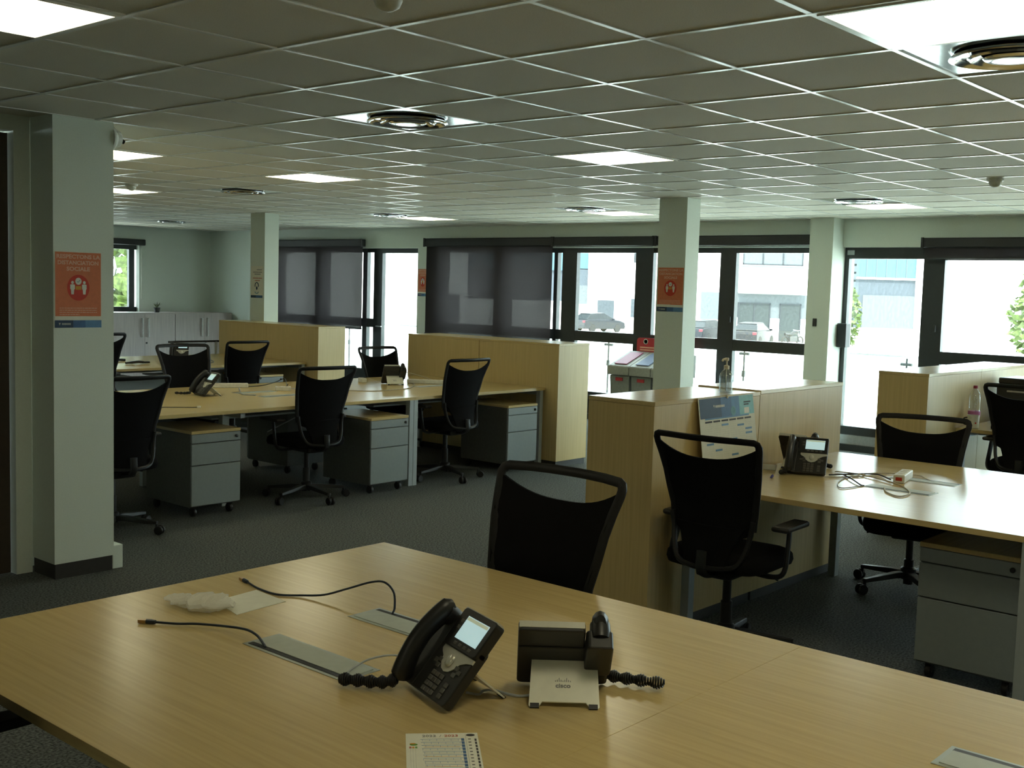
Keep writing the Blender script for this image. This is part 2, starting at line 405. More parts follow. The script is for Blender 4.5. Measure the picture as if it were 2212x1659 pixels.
w5 = glazing('window_5', 'dark framed window behind the far right cupboards', -3.6, 2.28, [(-3.5, -1.85), (-1.6, .12), (.37, 2.14)], [LO, (1.13, 2.07)], 0, 2.2)  # first two bays are unseen, read off desk reflections and added for daylight
MB().box(XE+.03, XE+.06, 2.19, 2.22, 1.33, 1.40).build('handle', 'frame_black', w5, bevel=.005)
# small window in the far wall
wn = bpy.data.objects.new('window_6', None); link(wn); struct(wn, 'small window in the far wall over the oak cupboards')
for a, b_, c_, d_ in ((5.75, 7.06, 1.08, 1.16), (5.75, 7.06, 2.12, 2.20), (5.75, 5.83, 1.16, 2.12), (6.92, 7.02, 1.16, 2.12), (6.36, 6.44, 1.16, 2.12)):
    MB().box(a, b_, YN+.08, YN+.14, c_, d_).build('rail', 'frame_black', wn)
MB().box(5.8, 6.95, YN+.105, YN+.112, 1.14, 2.14).build('pane', 'glass', wn)
MB().box(5.72, 7.08, YN-.04, YN+.08, 1.055, 1.08).build('sill', 'wall_paint', wn)
# outside skirting step inside the wall line
struct(MB().box(XE-.012, XE+.05, -3.6, 3.23, 0, .07).box(XE-.012, XE+.05, 3.5, 9.6, 0, .07).box(XE-.012, XE+.05, 9.83, 13.32, 0, .07).build('trim_1', 'frame_black'), 'dark sill strip along the foot of the windows')

def blind(label, ya, yb, drop, x=XE-.075, top=2.335, ch=.115, axis='y', group='roller blinds'):
    t = thing('roller_blind', label, 'blind', group=group)
    MB().box(x-.035, x+.05, ya, yb, top-ch, top).build('cassette', 'cassette', t, bevel=.012)
    if drop is not None:
        MB().box(x+.006, x+.0075, ya+.02, yb-.02, drop, top-ch+.01).build('fabric', 'blind_fabric', t)
        MB().box(x-.002, x+.016, ya+.02, yb-.02, drop-.022, drop).build('bottom_bar', 'cassette', t)
    else:
        MB().tube([(x-.0, ya+.03, top-ch-.012), (x-.0, yb-.03, top-ch-.012)], .007, 6).build('bottom_bar', 'grey_metal', t, True)
    MB().box(x-.045, x-.03, ya-.004, ya+.02, top-ch-.005, top+.004).build('end_cap', 'cassette', t)
    MB().box(x-.045, x-.03, yb-.02, yb+.004, top-ch-.005, top+.004).build('end_cap', 'cassette', t)
    return t
blind('dark roller blind lowered halfway beside the slim far column', 10.95, 13.30, .98)
blind('dark roller blind lowered halfway behind the long end cupboard', 7.21, 9.60, .98)
blind('rolled up blind cassette over the window by the recycling bins', 5.62, 7.20, None)
blind('rolled up blind cassette over the window next to the white pier', 3.505, 5.60, None)
blind('dark roller blind barely lowered over the window behind the far right cupboards', -.35, 2.33, 2.10, top=2.29, ch=.10)
blind('rolled up blind cassette away from the glazed door', -3.5, -.37, None, top=2.29, ch=.10)
t = thing('roller_blind', 'short rolled up blind over the small far window', 'blind', group='roller blinds')
MB().box(5.7, 7.12, YN-.11, YN-.02, 2.19, 2.29).build('cassette', 'cassette', t, bevel=.012)
MB().tube([(7.09, YN-.03, 2.2), (7.09, YN-.03, 1.3)], .003, 6).build('pull_chain', 'white_plastic', t)
o = MB().box(8.18, 8.20, 3.37, 3.41, 1.34, 1.425).build('wall_switch', 'frame_black', bevel=.003); tag(o, 'small black wall switch on the white pier', 'switch')

# ------------------------------------------------------------------ bench desks
def bench(label, x0, x1, y0, y1, axis, seams, flaps=(), group='bench desks', inset=()):
    t = thing('bench_desk', label, 'desk', group=group)
    T0, T1, g = .715, .74, .0003
    for a, b_ in zip(seams[:-1], seams[1:]):
        if axis == 'x': MB().box(a+g, b_-g, y0, y1, T0, T1).build('desktop', 'beech_x', t, bevel=.0006, seg=1)
        else: MB().box(x0, x1, a+g, b_-g, T0, T1).build('desktop', 'beech_y', t, bevel=.0006, seg=1)
    def bx(a, b_, c, d_, z0, z1, nm):
        if axis == 'x': MB().box(a, b_, c, d_, z0, z1).build(nm, 'grey_metal', t, bevel=.002, seg=1)
        else: MB().box(c, d_, a, b_, z0, z1).build(nm, 'grey_metal', t, bevel=.002, seg=1)
    lo, hi = (y0, y1) if axis == 'x' else (x0, x1)
    for k, s in enumerate(seams):
        if k in inset:
            for a in (lo+.27, hi-.32): bx(s-.03, s+.03, a, a+.05, 0, T0, 'leg')
            bx(s-.02, s+.02, lo+.062, hi-.062, T0-.045, T0, 'crossbar'); continue
        offs = [(.012, .057)] if k == 0 else [(-.057, -.012)] if k == len(seams)-1 else [(-.047, -.001), (.001, .047)]
        for a, b_ in offs:
            bx(s+a, s+b_, lo+.012, lo+.062, 0, T0, 'leg'); bx(s+a, s+b_, hi-.062, hi-.012, 0, T0, 'leg')
            bx(s+a, s+b_, lo+.062, hi-.062, T0-.045, T0, 'crossbar')
    bx(seams[0]+.06, seams[-1]-.06, lo+.30, lo+.34, T0-.045, T0-.001, 'beam'); bx(seams[0]+.06, seams[-1]-.06, hi-.34, hi-.30, T0-.045, T0-.001, 'beam')
    m = (lo+hi)/2
    for a, b_ in zip(seams[:-1], seams[1:]): bx(a+.15, b_-.15, m-.16, m+.16, .585, .60, 'cable_tray')
    for (fx0, fx1, fy0, fy1, side) in flaps:
        f = MB().box(fx0, fx1, fy0, fy1, .7395, .7415).build('cable_flap', 'flap_rim', t)
        if axis == 'y':
            s0, s1 = (fx0+.010, fx0+.025) if side < 0 else (fx1-.025, fx1-.010)
            l0, l1 = (fx0+.026, fx1-.012) if side < 0 else (fx0+.012, fx1-.026)
            MB().box(l0, l1, fy0+.012, fy1-.012, .7414, .7430).build('lid', 'flap_plate', f)
            MB().box(s0, s1, fy0+.010, fy1-.010, .7413, .7424).build('slot', 'black', f)
        else:
            s0, s1 = (fy0+.010, fy0+.025) if side < 0 else (fy1-.025, fy1-.010)
            l0, l1 = (fy0+.026, fy1-.012) if side < 0 else (fy0+.012, fy1-.026)
            MB().box(fx0+.012, fx1-.012, l0, l1, .7414, .7430).build('lid', 'flap_plate', f)
            MB().box(fx0+.010, fx1-.010, s0, s1, .7413, .7424).build('slot', 'black', f)
    return t
bench('beech bench desk holding the two phones and the year planner card', -2.098, -.478, -4.17, .715, 'y', [-4.17, -2.54, -.910, .715],
      [(-1.515, -1.400, -.285, .105, -1), (-1.168, -1.050, -.285, .105, 1), (-.985, -.868, -1.84, -1.445, 1)])
bench('beech bench desk with the small pile of cream cables and power brick', 1.465, 3.155, -4.17, .715, 'y', [-4.17, -2.54, -.910, .715],
      [(2.075, 2.190, -.26, .075, -1), (2.440, 2.545, -.245, .10, 1)])
bench('beech bench desk with three grey pedestals beneath, before the long end cupboard', -.02, 4.97, 4.475, 6.145, 'x', [-.02, 1.64, 3.29, 4.97],
      [(2.25, 2.62, 5.10, 5.21, -1), (3.95, 4.33, 5.10, 5.21, -1), (2.25, 2.62, 5.44, 5.55, 1)], inset=(1,))
bench('beech bench desk nearest the low oak cupboards', .10, 5.06, 8.12, 9.78, 'x', [.10, 1.75, 3.41, 5.06])
bench('beech bench desk with the water bottle by the terrace door', 5.10, 6.78, -4.17, .715, 'y', [-4.17, -2.54, -.910, .715])

# ------------------------------------------------------------------ end cupboards (two units each)
def cupboard(label, x0, x1, y0, y1, h, group='beech end cupboards', knob=None):
    t = thing('end_cupboard', label, 'cupboard', group=group)
    MB().box(x0+.0015, x1-.0015, y0+.0015, y1-.0015, .055, h-.022).build('body', 'beech_z', t)
    MB().box(x0+.0008, x1-.0008, y0-.001, y1+.001, h-.021, h).build('top_panel', 'beech_x' if x1-x0 > y1-y0 else 'beech_y', t, bevel=.0015, seg=1)
    MB().box(x0+.012, x1-.012, y0+.012, y1-.012, 0, .056).build('plinth', 'dark_plinth', t)
    return t
cupboard('beech end cupboard unit behind the leaning year planner', 1.235, 2.235, .735, 1.125, 1.143)
cupboard('beech end cupboard unit next to the phones on the right desk', 2.237, 3.237, .735, 1.125, 1.150)
cupboard('beech end cupboard unit at the aisle end of the pedestal desk row', 4.985, 5.445, 4.335, 5.345, 1.155)
cupboard('beech end cupboard unit beside the bright glazed door', 4.985, 5.445, 5.347, 6.357, 1.155)
cupboard('beech end cupboard unit with a pale end beside the left blind', 5.075, 5.475, 7.93, 8.90, 1.155)
cupboard('beech end cupboard unit before the slim far column', 5.075, 5.475, 8.902, 9.875, 1.155)
cupboard('beech end cupboard unit beside the terrace door', 4.56, 5.60, .725, 1.085, 1.15)
cupboard('beech end cupboard unit reaching out of view behind the water bottle', 5.602, 6.72, .725, 1.085, 1.15)
def oak(label, x0, x1):
    t = thing('oak_cupboard', label, 'cupboard', group='low oak cupboards')
    y0, y1, h = 14.36, 14.86, 1.09
    MB().box(x0+.002, x1-.002, y0+.02, y1, .06, h-.02).build('body', 'pale_oak', t)
    MB().box(x0, x1, y0, y1, h-.02, h).build('top_panel', 'pale_oak', t)
    MB().box(x0+.02, x1-.02, y0+.04, y1-.02, 0, .06).build('plinth', 'dark_plinth', t)
    m = (x0+x1)/2
    for s, a, b_ in ((-1, x0+.004, m-.002), (1, m+.002, x1-.004)):
        d_ = MB().box(a, b_, y0, y0+.019, .065, h-.024).build('door', 'pale_oak', t)
        hx = m+s*.055
        MB().tube([(hx, y0, .70), (hx, y0-.035, .70), (hx, y0-.035, 1.0), (hx, y0, 1.0)], .011, 8).build('handle', 'bright_steel', d_, True)
    MB().lathe([(.014, 0), (.014, .012), (.006, .014)], 12).xf(Matrix.Translation((m+.03, y0, .60)) @ Matrix.Rotation(PI/2, 4, 'X')).build('lock', 'black', d_, True)
oak('low pale oak cupboard below the small far window', 6.17, 7.285)
oak('low pale oak cupboard in the far corner of the room', 7.287, 8.40)

# ------------------------------------------------------------------ drawer pedestals
def pedestal(label, x, y, rz, wd=.40, dp=.58, h=.61, group='grey drawer pedestals'):
    """front faces local -y, origin at floor under the front centre"""
    t = thing('drawer_pedestal', label, 'pedestal', (x, y, 0), rz, group)
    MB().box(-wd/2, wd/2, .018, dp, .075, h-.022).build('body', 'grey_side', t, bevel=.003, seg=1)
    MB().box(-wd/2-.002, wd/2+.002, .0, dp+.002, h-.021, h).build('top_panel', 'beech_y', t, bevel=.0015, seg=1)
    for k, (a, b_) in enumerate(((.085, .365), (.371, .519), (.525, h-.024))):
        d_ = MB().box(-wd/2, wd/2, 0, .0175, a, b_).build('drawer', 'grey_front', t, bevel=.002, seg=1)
        if k == 2: MB().lathe([(.011, 0), (.011, .008), (.006, .012)], 12).xf(Matrix.Translation((wd/2-.035, 0, (a+b_)/2)) @ Matrix.Rotation(PI/2, 4, 'X')).build('lock', 'black', d_, True)
    for sx in (-1, 1):
        for yy in (.06, dp-.06):
            MB().lathe([(.004, -.012), (.03, -.012), (.032, -.006), (.032, .006), (.03, .012), (.004, .012)], 14).xf(Matrix.Translation((sx*(wd/2-.05), yy, .033)) @ Matrix.Rotation(PI/2, 4, 'Y')).build('castor', 'black', t, True)
            MB().box(sx*(wd/2-.05)-.016, sx*(wd/2-.05)+.016, yy-.012, yy+.012, .03, .078).build('castor_fork', 'black', t)
    return t
pedestal('grey drawer pedestal next to the chair beside the near pillar', 1.395, 4.50, 0)
pedestal('grey drawer pedestal beside the double desk leg', 2.93, 4.38, 0)
pedestal('grey drawer pedestal against the end cupboard', 4.575, 4.40, 0)
pedestal('grey drawer pedestal on the far side under the cable covered desk', 3.02, 6.13, PI)
pedestal('grey drawer pedestal in shade under the desk with the power brick', 1.655, -.605, -PI/2, wd=.425)
pedestal('grey drawer pedestal under the desk nearest the oak cupboards', 4.55, 8.14, 0)

# ------------------------------------------------------------------ office chairs
def interp(z, tab):
    for (a, va), (b_, vb) in zip(tab[:-1], tab[1:]):
        if z <= b_:
            t = max(0, (z-a)/(b_-a)); t = t*t*(3-2*t)*.5+t*.5; return va+(vb-va)*t
    return tab[-1][1]
WT = [(.44, .168), (.56, .188), (.68, .202), (.85, .228), (1.03, .256)]
YT = [(.44, -.240), (.60, -.212), (.70, -.216), (.85, -.252), (1.03, -.315)]
def bk(u, z, off=0.): return (u*interp(z, WT), interp(z, YT)+.05*u*u+off, z)
CH = {}
def chair_meshes():
    leg = MB(); 
    secs = [(.0, .034, .115, .036), (.10, .027, .112, .030), (.20, .022, .100, .026), (.305, .017, .088, .020)]
    vs = []; fs = []
    for (y, hw, z, th) in secs: vs += [(-hw, y, z-th), (hw, y, z-th), (hw*.8, y, z), (-hw*.8, y, z)]
    for k in range(3):
        for q in range(4): fs.append((k*4+q, k*4+(q+1) % 4, k*4+4+(q+1) % 4, k*4+4+q))
    fs += [(3, 2, 1, 0), (12, 13, 14, 15)]; leg.poly(vs, fs); CH['leg'] = leg.mesh('leg', 'chair_plastic', bevel=.004)
    c = MB()
    for s in (-1, 1): c.poly(*(lambda q: (q.v, q.f))(MB().lathe([(.004, -.009), (.026, -.009), (.0295, -.005), (.0295, .005), (.026, .009), (.004, .009)], 16).xf(Matrix.Translation((s*.016, .318, .0295)) @ Matrix.Rotation(PI/2, 4, 'Y'))))
    c.tube([(0, .300, .03), (0, .300, .086)], .009, 8); c.box(-.010, .010, .294, .330, .022, .052); CH['caster'] = c.mesh('caster', 'black', True)
    CH['hub'] = MB().lathe([(.043, .07), (.045, .09), (.043, .13), (.032, .14)], 20).mesh('hub', 'chair_plastic', True)
    CH['column'] = MB().lathe([(.027, .10), (.027, .24), (.020, .245), (.020, .40)], 16).mesh('gas_column', 'chair_plastic', True)
    CH['mech'] = MB().box(-.09, .09, -.15, .13, .372, .42).mesh('tilt_mechanism', 'chair_plastic', bevel=.015)
    CH['lever'] = MB().tube(spline([(.08, .03, .392), (.17, .03, .388), (.235, .035, .378)], 4), [.006]*4+[.007]*4+[.010], 8).mesh('lever', 'chair_plastic', True)
    s = MB(); n = 24; rings = [(.86, .418), (.97, .428), (1.0, .452), (.985, .478), (.93, .494), (.80, .503), (.45, .505)]
    base = []
    for k in range(n*2):
        a = 2*PI*k/(n*2); cx, sy = math.cos(a), math.sin(a); p = .38
        base.append((.245*math.copysign(abs(cx)**p, cx), .015+.235*math.copysign(abs(sy)**p, sy)))
    N = len(base)
    for f, z in rings:
        for (x, y) in base:
            yy = .015+(y-.015)*f; dz = -.022*max(0, (yy-.12)/.13)**2; s.v.append((x*f, yy, z+dz))
    for k in range(len(rings)-1):
        for q in range(N): s.f.append((k*N+q, k*N+(q+1) % N, k*N+N+(q+1) % N, k*N+N+q))
    s.f.append(tuple(range(N))[::-1]); s.f.append(tuple((len(rings)-1)*N+q for q in range(N))); CH['seat'] = s.mesh('seat', 'chair_fabric', True)
    # back frame: side rails and top handle bar in one sweep
    path = [bk(-1, z) for z in (.62, .70, .78, .86, .93, .985)] + [bk(-.995, 1.006), bk(-.965, 1.020), bk(-.91, 1.026)]
    path += [bk(u, 1.028) for u in (-.6, -.3, 0, .3, .6)] + [bk(.91, 1.026), bk(.965, 1.020), bk(.995, 1.006)] + [bk(1, z) for z in (.985, .93, .86, .78, .70, .62)]
    CH['frame'] = MB().tube(path, .0095, 10, flat=1.75).mesh('back_frame', 'chair_black', True)
    def fn(a, b_):
        u = a*2-1; zt = .936+.066*abs(u)**2.6; z = .60-.045*(1-u*u)+ (zt-.60+.045*(1-u*u))*b_; p = bk(u, z, .004); return p, (0, 1, 0)
    CH['mesh'] = MB().sheet(fn, 16, 14, .010).mesh('mesh_panel', 'chair_fabric', True)
    path = [bk(-1, .665, -.012), bk(-.99, .60, -.014), bk(-.97, .53, -.016), bk(-.90, .475, -.016), bk(-.72, .452, -.016), bk(-.35, .445, -.016), bk(0, .443, -.016)]
    path += [(-p[0], p[1], p[2]) for p in path[-2::-1]]
    CH['lumbar'] = MB().tube(spline(path, 3), .0155, 8, flat=.8).mesh('lumbar_frame', 'chair_plastic', True)
    def fl(a, b_):
        u = (a*2-1)*(.62+.25*b_*b_); z = .455+.175*b_; return bk(u, z, -.012), (0, 1, 0)
    CH['lpad'] = MB().sheet(fl, 10, 8, .014).mesh('lumbar_panel', 'chair_fabric', True)
    CH['spine'] = MB().tube(spline([(0, -.10, .395), (0, -.20, .400), (0, -.262, .435), (0, -.262, .52)], 4), .026, 8, flat=.6).mesh('spine', 'chair_plastic', True)
    for s in (-1, 1):
        CH['arm%d' % s] = MB().tube(spline([(s*.12, -.03, .405), (s*.24, -.03, .402), (s*.285, -.02, .43), (s*.285, .01, .53), (s*.280, .03, .615)], 5), .021, 8, flat=.55).mesh('arm_post', 'chair_plastic', True)
        CH['pad%d' % s] = MB().box(s*.277-.042, s*.277+.042, -.075, .165, .613, .640).mesh('arm_pad', 'arm_rubber', bevel=.012)
chair_meshes()
def chair(label, x, y, face, lift=0., spin=0., group=None):
    t = thing('office_chair', label, 'chair', (x, y, 0), math.radians(face)-PI/2, group or 'black mesh office chairs')
    sp = math.radians(spin)
    for k in range(5):
        l = inst('leg', CH['leg'], t, (0, 0, 0), (0, 0, sp+k*2*PI/5)); inst('caster', CH['caster'], l)
    inst('hub', CH['hub'], t); inst('gas_column', CH['column'], t, (0, 0, lift))
    m = inst('tilt_mechanism', CH['mech'], t, (0, 0, lift)); inst('lever', CH['lever'], m)
    inst('seat', CH['seat'], t, (0, 0, lift))
    f = inst('back_frame', CH['frame'], t, (0, 0, lift)); inst('mesh_panel', CH['mesh'], t, (0, 0, lift))
    l = inst('lumbar_frame', CH['lumbar'], t, (0, 0, lift)); inst('lumbar_panel', CH['lpad'], l)
    inst('spine', CH['spine'], t, (0, 0, lift))
    for s in (-1, 1): a = inst('arm_post', CH['arm%d' % s], t, (0, 0, lift)); inst('arm_pad', CH['pad%d' % s], a)
    return t
chair('black mesh chair facing the front desk across from the two phones', -.577, .052, 180, .03, 20)
chair('black mesh chair with its back to the aisle before the leaning year planner', 1.37, .385, 3, 0, 10)
chair('black mesh chair behind the desk with the power brick', 3.114, .224, 194, -.06, 30)
chair('black mesh chair beside the water bottle, seen from behind', 5.15, .20, 0, .06, 0)
chair('black mesh chair partly hidden by the near pillar', .59, 4.48, 90, 0, 0)
chair('black mesh chair at the desk row between two grey pedestals', 2.27, 4.60, 86, 0, 36)
chair('black mesh chair beside the double desk leg, before the end cupboard', 3.78, 4.60, 90, .015, 20)
chair('black mesh chair with a phone showing through its handle slot', 2.42, 6.28, 268, .04, 12)
chair('black mesh chair before the end cupboard of the second desk row', 3.80, 7.75, 90, 0, 50)
chair('black mesh chair silhouetted against the bright glazed door', 4.64, 6.18, 270, -.02, 0)
chair('raised black mesh chair beyond the near pillar at the second desk row', 2.25, 7.90, 90, .09, 0)
chair('black mesh chair in shadow under the near edge of the front desk', -2.07, .12, 0, -.04, 25)

# ------------------------------------------------------------------ desk phones
TILT = math.radians(50)
PT = Matrix(((1, 0, 0, 0), (0, math.cos(TILT), -math.sin(TILT), .012), (0, math.sin(TILT), math.cos(TILT), .018), (0, 0, 0, 1)))
PH = {}
def rounded(x0, x1, y0, y1, r, n=4):
    out = []
    for cx, cy, a in ((x1-r, y1-r, 0), (x0+r, y1-r, PI/2), (x0+r, y0+r, PI), (x1-r, y0+r, 1.5*PI)):
        for k in range(n+1): q = a+PI/2*k/n; out.append((cx+r*math.cos(q), cy+r*math.sin(q)))
    return out
def phone_meshes():
    P = PH
    P['body'] = MB().prism(rounded(-.103, .103, 0, .150, .012), 2, -.024, 0).xf(PT).mesh('body', 'phone_dark', bevel=.003)
    P['head'] = MB().prism(rounded(-.046, .103, .118, .213, .010), 2, -.020, .006).xf(PT).mesh('display_head', 'phone_black', bevel=.003)
    P['head_edge'] = MB().box(-.044, .101, .2105, .2145, -.012, .004).xf(PT).mesh('head_edge', 'silver')
    P['screen'] = MB().box(-.011, .085, .140, .197, .0055, .0068).xf(PT).mesh('screen', 'screen')
    P['bar'] = MB().box(-.009, .083, .187, .195, .0066, .0072).xf(PT).mesh('status_bar', 'screen_bar')
    trim = [(-.032, .118), (-.032, .108), (-.026, .102), (-.012, .094), (-.004, .080), (.010, .068), (.026, .064), (.042, .068), (.056, .080), (.066, .094), (.082, .103), (.103, .108), (.103, .118)]
    P['trim'] = MB().prism([(x-.000, y) for x, y in trim], 2, -.002, .0025).xf(PT).mesh('silver_trim', 'silver')
    P['nav'] = MB().lathe([(.001, .008), (.008, .0075), (.012, .005), (.0135, .001)], 20).xf(PT @ Matrix.Translation((.026, .092, .002)) @ Matrix.Diagonal((.95, 1.25, 1, 1))).mesh('navigation_button', 'silver', True)
    P['key'] = MB().box(-.0075, .0075, -.0055, .0055, 0, .0036).mesh('key', 'key_grey', bevel=.0012, seg=1)
    P['cradle'] = MB().prism(rounded(-.108, -.048, .075, .190, .010), 2, -.046, .001).prism(rounded(-.106, -.050, .0, .10, .010), 2, -.0235, .001).xf(PT).mesh('cradle', 'phone_dark', bevel=.004)
    pts = []; rr = []
    for k in range(17):
        q = k/16; b_ = -.004+.204*q; c_ = .014+.026*math.sin(PI*min(1, max(0, q)))**.8
        pts.append(PT @ Vector((-.080, b_, c_))); rr.append(.0245+.004*abs(2*q-1)**2 if 0 < k < 16 else .017)
    P['handset'] = MB().tube(pts, rr, 12, flat=.72).mesh('handset', 'phone_black', True)
    P['ear'] = MB().lathe([(.022, -.018), (.024, 0), (.023, .022)], 18).xf(PT @ Matrix.Translation((-.080, .178, .0)) ).mesh('earpiece', 'phone_black', True)
    # foot stand, silver plate sloping down behind
    a0 = Vector((0, .088, .086)); a1 = Vector((0, .185, .003)); L = (a1-a0).length; dy = (a1-a0)/L; nn = Vector((0, -dy.z, dy.y))
    if nn.z < 0: nn = -nn
    SM = Matrix(((-1, 0, 0, a0.x), (0, -dy.y, nn.y, a0.y), (0, -dy.z, nn.z, a0.z), (0, 0, 0, 1)))  # local: x to the viewer behind, y up the plate from top edge
    P['SM'] = SM; P['SL'] = L
    out = [(-.070, 0), (.078, 0), (.080, -L+.004), (.076, -L), (.060, -L), (.050, -L+.014), (-.046, -L+.014), (-.056, -L), (-.072, -L), (-.076, -L+.004)]
    P['stand'] = MB().prism(out, 2, -.004, 0).xf(SM).mesh('foot_stand', 'silver_plate')
    P['foot'] = MB().box(-.010, .010, -L-.001, -L+.010, -.006, .0012).mesh('rubber_foot', 'black')
phone_meshes()
LOGO = text_mesh('cisco', .0145, 'grey_print', bold=.0004)
bars = MB()
for k, h in enumerate((.0025, .0045, .009, .0045, .0025, .0045, .009, .0045, .0025)): bars.tube([((k-4)*.0042, .010, .0004), ((k-4)*.0042, .010+h, .0004)], .0007, 6)
BARS = bars.mesh('logo_bars', 'grey_print')
def coil(pts, R, turns, th=.0026, m='black', name='coiled_cord', parent=None, lump=.42):
    P = spline(pts, 10); n = turns*9; out = []
    for k in range(n+1):
        q = k/n*(len(P)-1); i = min(int(q), len(P)-2); f = q-i; c = P[i].lerp(P[i+1], f); t = (P[i+1]-P[i]).normalized()
        ax = t.cross(Vector((0, 0, 1))).normalized(); ay = t.cross(ax); a = 2*PI*turns*k/n; r = R*(1-lump+lump*math.sin(k/n*PI*5)**2)
        out.append(c+ax*math.cos(a)*r+ay*math.sin(a)*r)
    return MB().tube(out, th, 5).build(name, m, parent, True)
def phone(label, x, y, rz, cord=None, logo=True, keys=True, z=.74, lit=True):
    t = thing('desk_phone', label, 'phone', (x, y, z), math.radians(rz), 'black desk phones')
    body = inst('body', PH['body'], t)
    inst('cradle', PH['cradle'], t); hd = inst('display_head', PH['head'], t); inst('head_edge', PH['head_edge'], hd)
    s = inst('screen', PH['screen'], hd); inst('status_bar', PH['bar'], hd)
    inst('silver_trim', PH['trim'], t); inst('navigation_button', PH['nav'], t)
    h = inst('handset', PH['handset'], t); inst('earpiece', PH['ear'], h)
    if keys:
        ks = [((c-1)*.0185+.014, .052-r_*.0135, .0) for r_ in range(4) for c in range(3)] + [(.066, .042-r_*.0135, 0) for r_ in range(3)]
        ks += [(-.012, .096-.012, 0), (-.026, .088-.01, 0), (-.010, .070, 0), (.064, .084, 0), (.078, .088-.01, 0), (.066, .068, 0)]
        for (a, b_, c_) in ks: o = link(bpy.data.objects.new('key', PH['key']), body); o.matrix_local = PT @ Matrix.Translation((a, b_, -.0004))
        for k in range(4): o = link(bpy.data.objects.new('soft_key', PH['key']), hd); o.matrix_local = PT @ Matrix.Translation((.004+k*.0215, .130, .0045)) @ Matrix.Diagonal((.9, .7, .7, 1))
        for k in range(2): o = link(bpy.data.objects.new('soft_key', PH['key']), hd); o.matrix_local = PT @ Matrix.Translation((-.022, .165+k*.016, .0045)) @ Matrix.Diagonal((.9, .8, .7, 1))
    st = inst('foot_stand', PH['stand'], t)
    for a in (-.063, .066): o = link(bpy.data.objects.new('rubber_foot', PH['foot']), st); o.matrix_local = PH['SM'] @ Matrix.Translation((a, 0, 0))
    if logo:
        put(LOGO, 'logo_lettering', st, PH['SM'] @ Matrix.Translation((0, -.074, .0006)) @ Matrix.Diagonal((1.15, 1, 1, 1)))
        put(BARS, 'logo_bars', st, PH['SM'] @ Matrix.Translation((0, -.074, .0004)))
    if cord: coil(*cord, parent=t)
    return t
phone('black desk phone with lit screen facing across the front desk', -1.478, -.490, -108.2, ([(-.078, -.012, .026), (-.098, -.043, .0185), (-.13, -.080, .018), (-.162, -.118, .018)], .0140, 30))
phone('black desk phone turned away, showing its silver stand with logo', -1.143, -.628, 130.9, ([(-.085, .0, .024), (-.129, .0155, .018), (-.18, .035, .0185), (-.238, .052, .018)], .0135, 30))
phone('black desk phone with lit screen beside the beech cupboard', 2.13, .407, -69.8, ([(-.085, -.012, .02), (-.115, -.01, .014), (-.105, .05, .013)], .0105, 20))
phone('black desk phone turned away behind the lit phone by the cupboard', 2.47, .575, 100, ([(-.085, -.005, .022), (-.12, .0, .015), (-.15, .02, .014)], .0105, 20))
phone('black desk phone seen from the side on the pedestal desk row', 1.86, 5.47, -101.6, ([(-.085, -.01, .02), (-.13, -.04, .013), (-.18, -.10, .013)], .010, 22), logo=False)
phone('black desk phone on the desk by the oak cupboards, seen through a chair slot', 3.96, 9.02, -37, None, logo=False, keys=False)
phone('black desk phone with its pale stand towards the aisle, before the bright door', 4.0, 5.535, 150, None, keys=False)

# ------------------------------------------------------------------ notices and posters
def frame_mtx(o, x, y):
    X = Vector(x).normalized(); Y = Vector(y).normalized(); Z = X.cross(Y)
    m = Matrix((X, Y, Z)).transposed().to_4x4(); m.translation = Vector(o); return m
def flat(parent, name, m, x0, x1, y0, y1, lvl=1): return MB().box(x0, x1, y0, y1, .0006*lvl, .0006*lvl+.0004).build(name, m, parent)
def disc(parent, name, m, cx, cy, rx, ry, lvl=1, n=32):
    return MB().prism([(cx+rx*math.cos(2*PI*k/n), cy+ry*math.sin(2*PI*k/n)) for k in range(n)], 2, .0006*lvl, .0006*lvl+.0004).build(name, m, parent)
T1, T2, T3 = (text_mesh(s, .036, 'title_print', bold=.0012) for s in ('RESPECTONS LA', 'DISTANCIATION', 'SOCIALE'))
def fit_width(me, wd):
    xs = [v.co.x for v in me.vertices]; return wd/(max(xs)-min(xs))
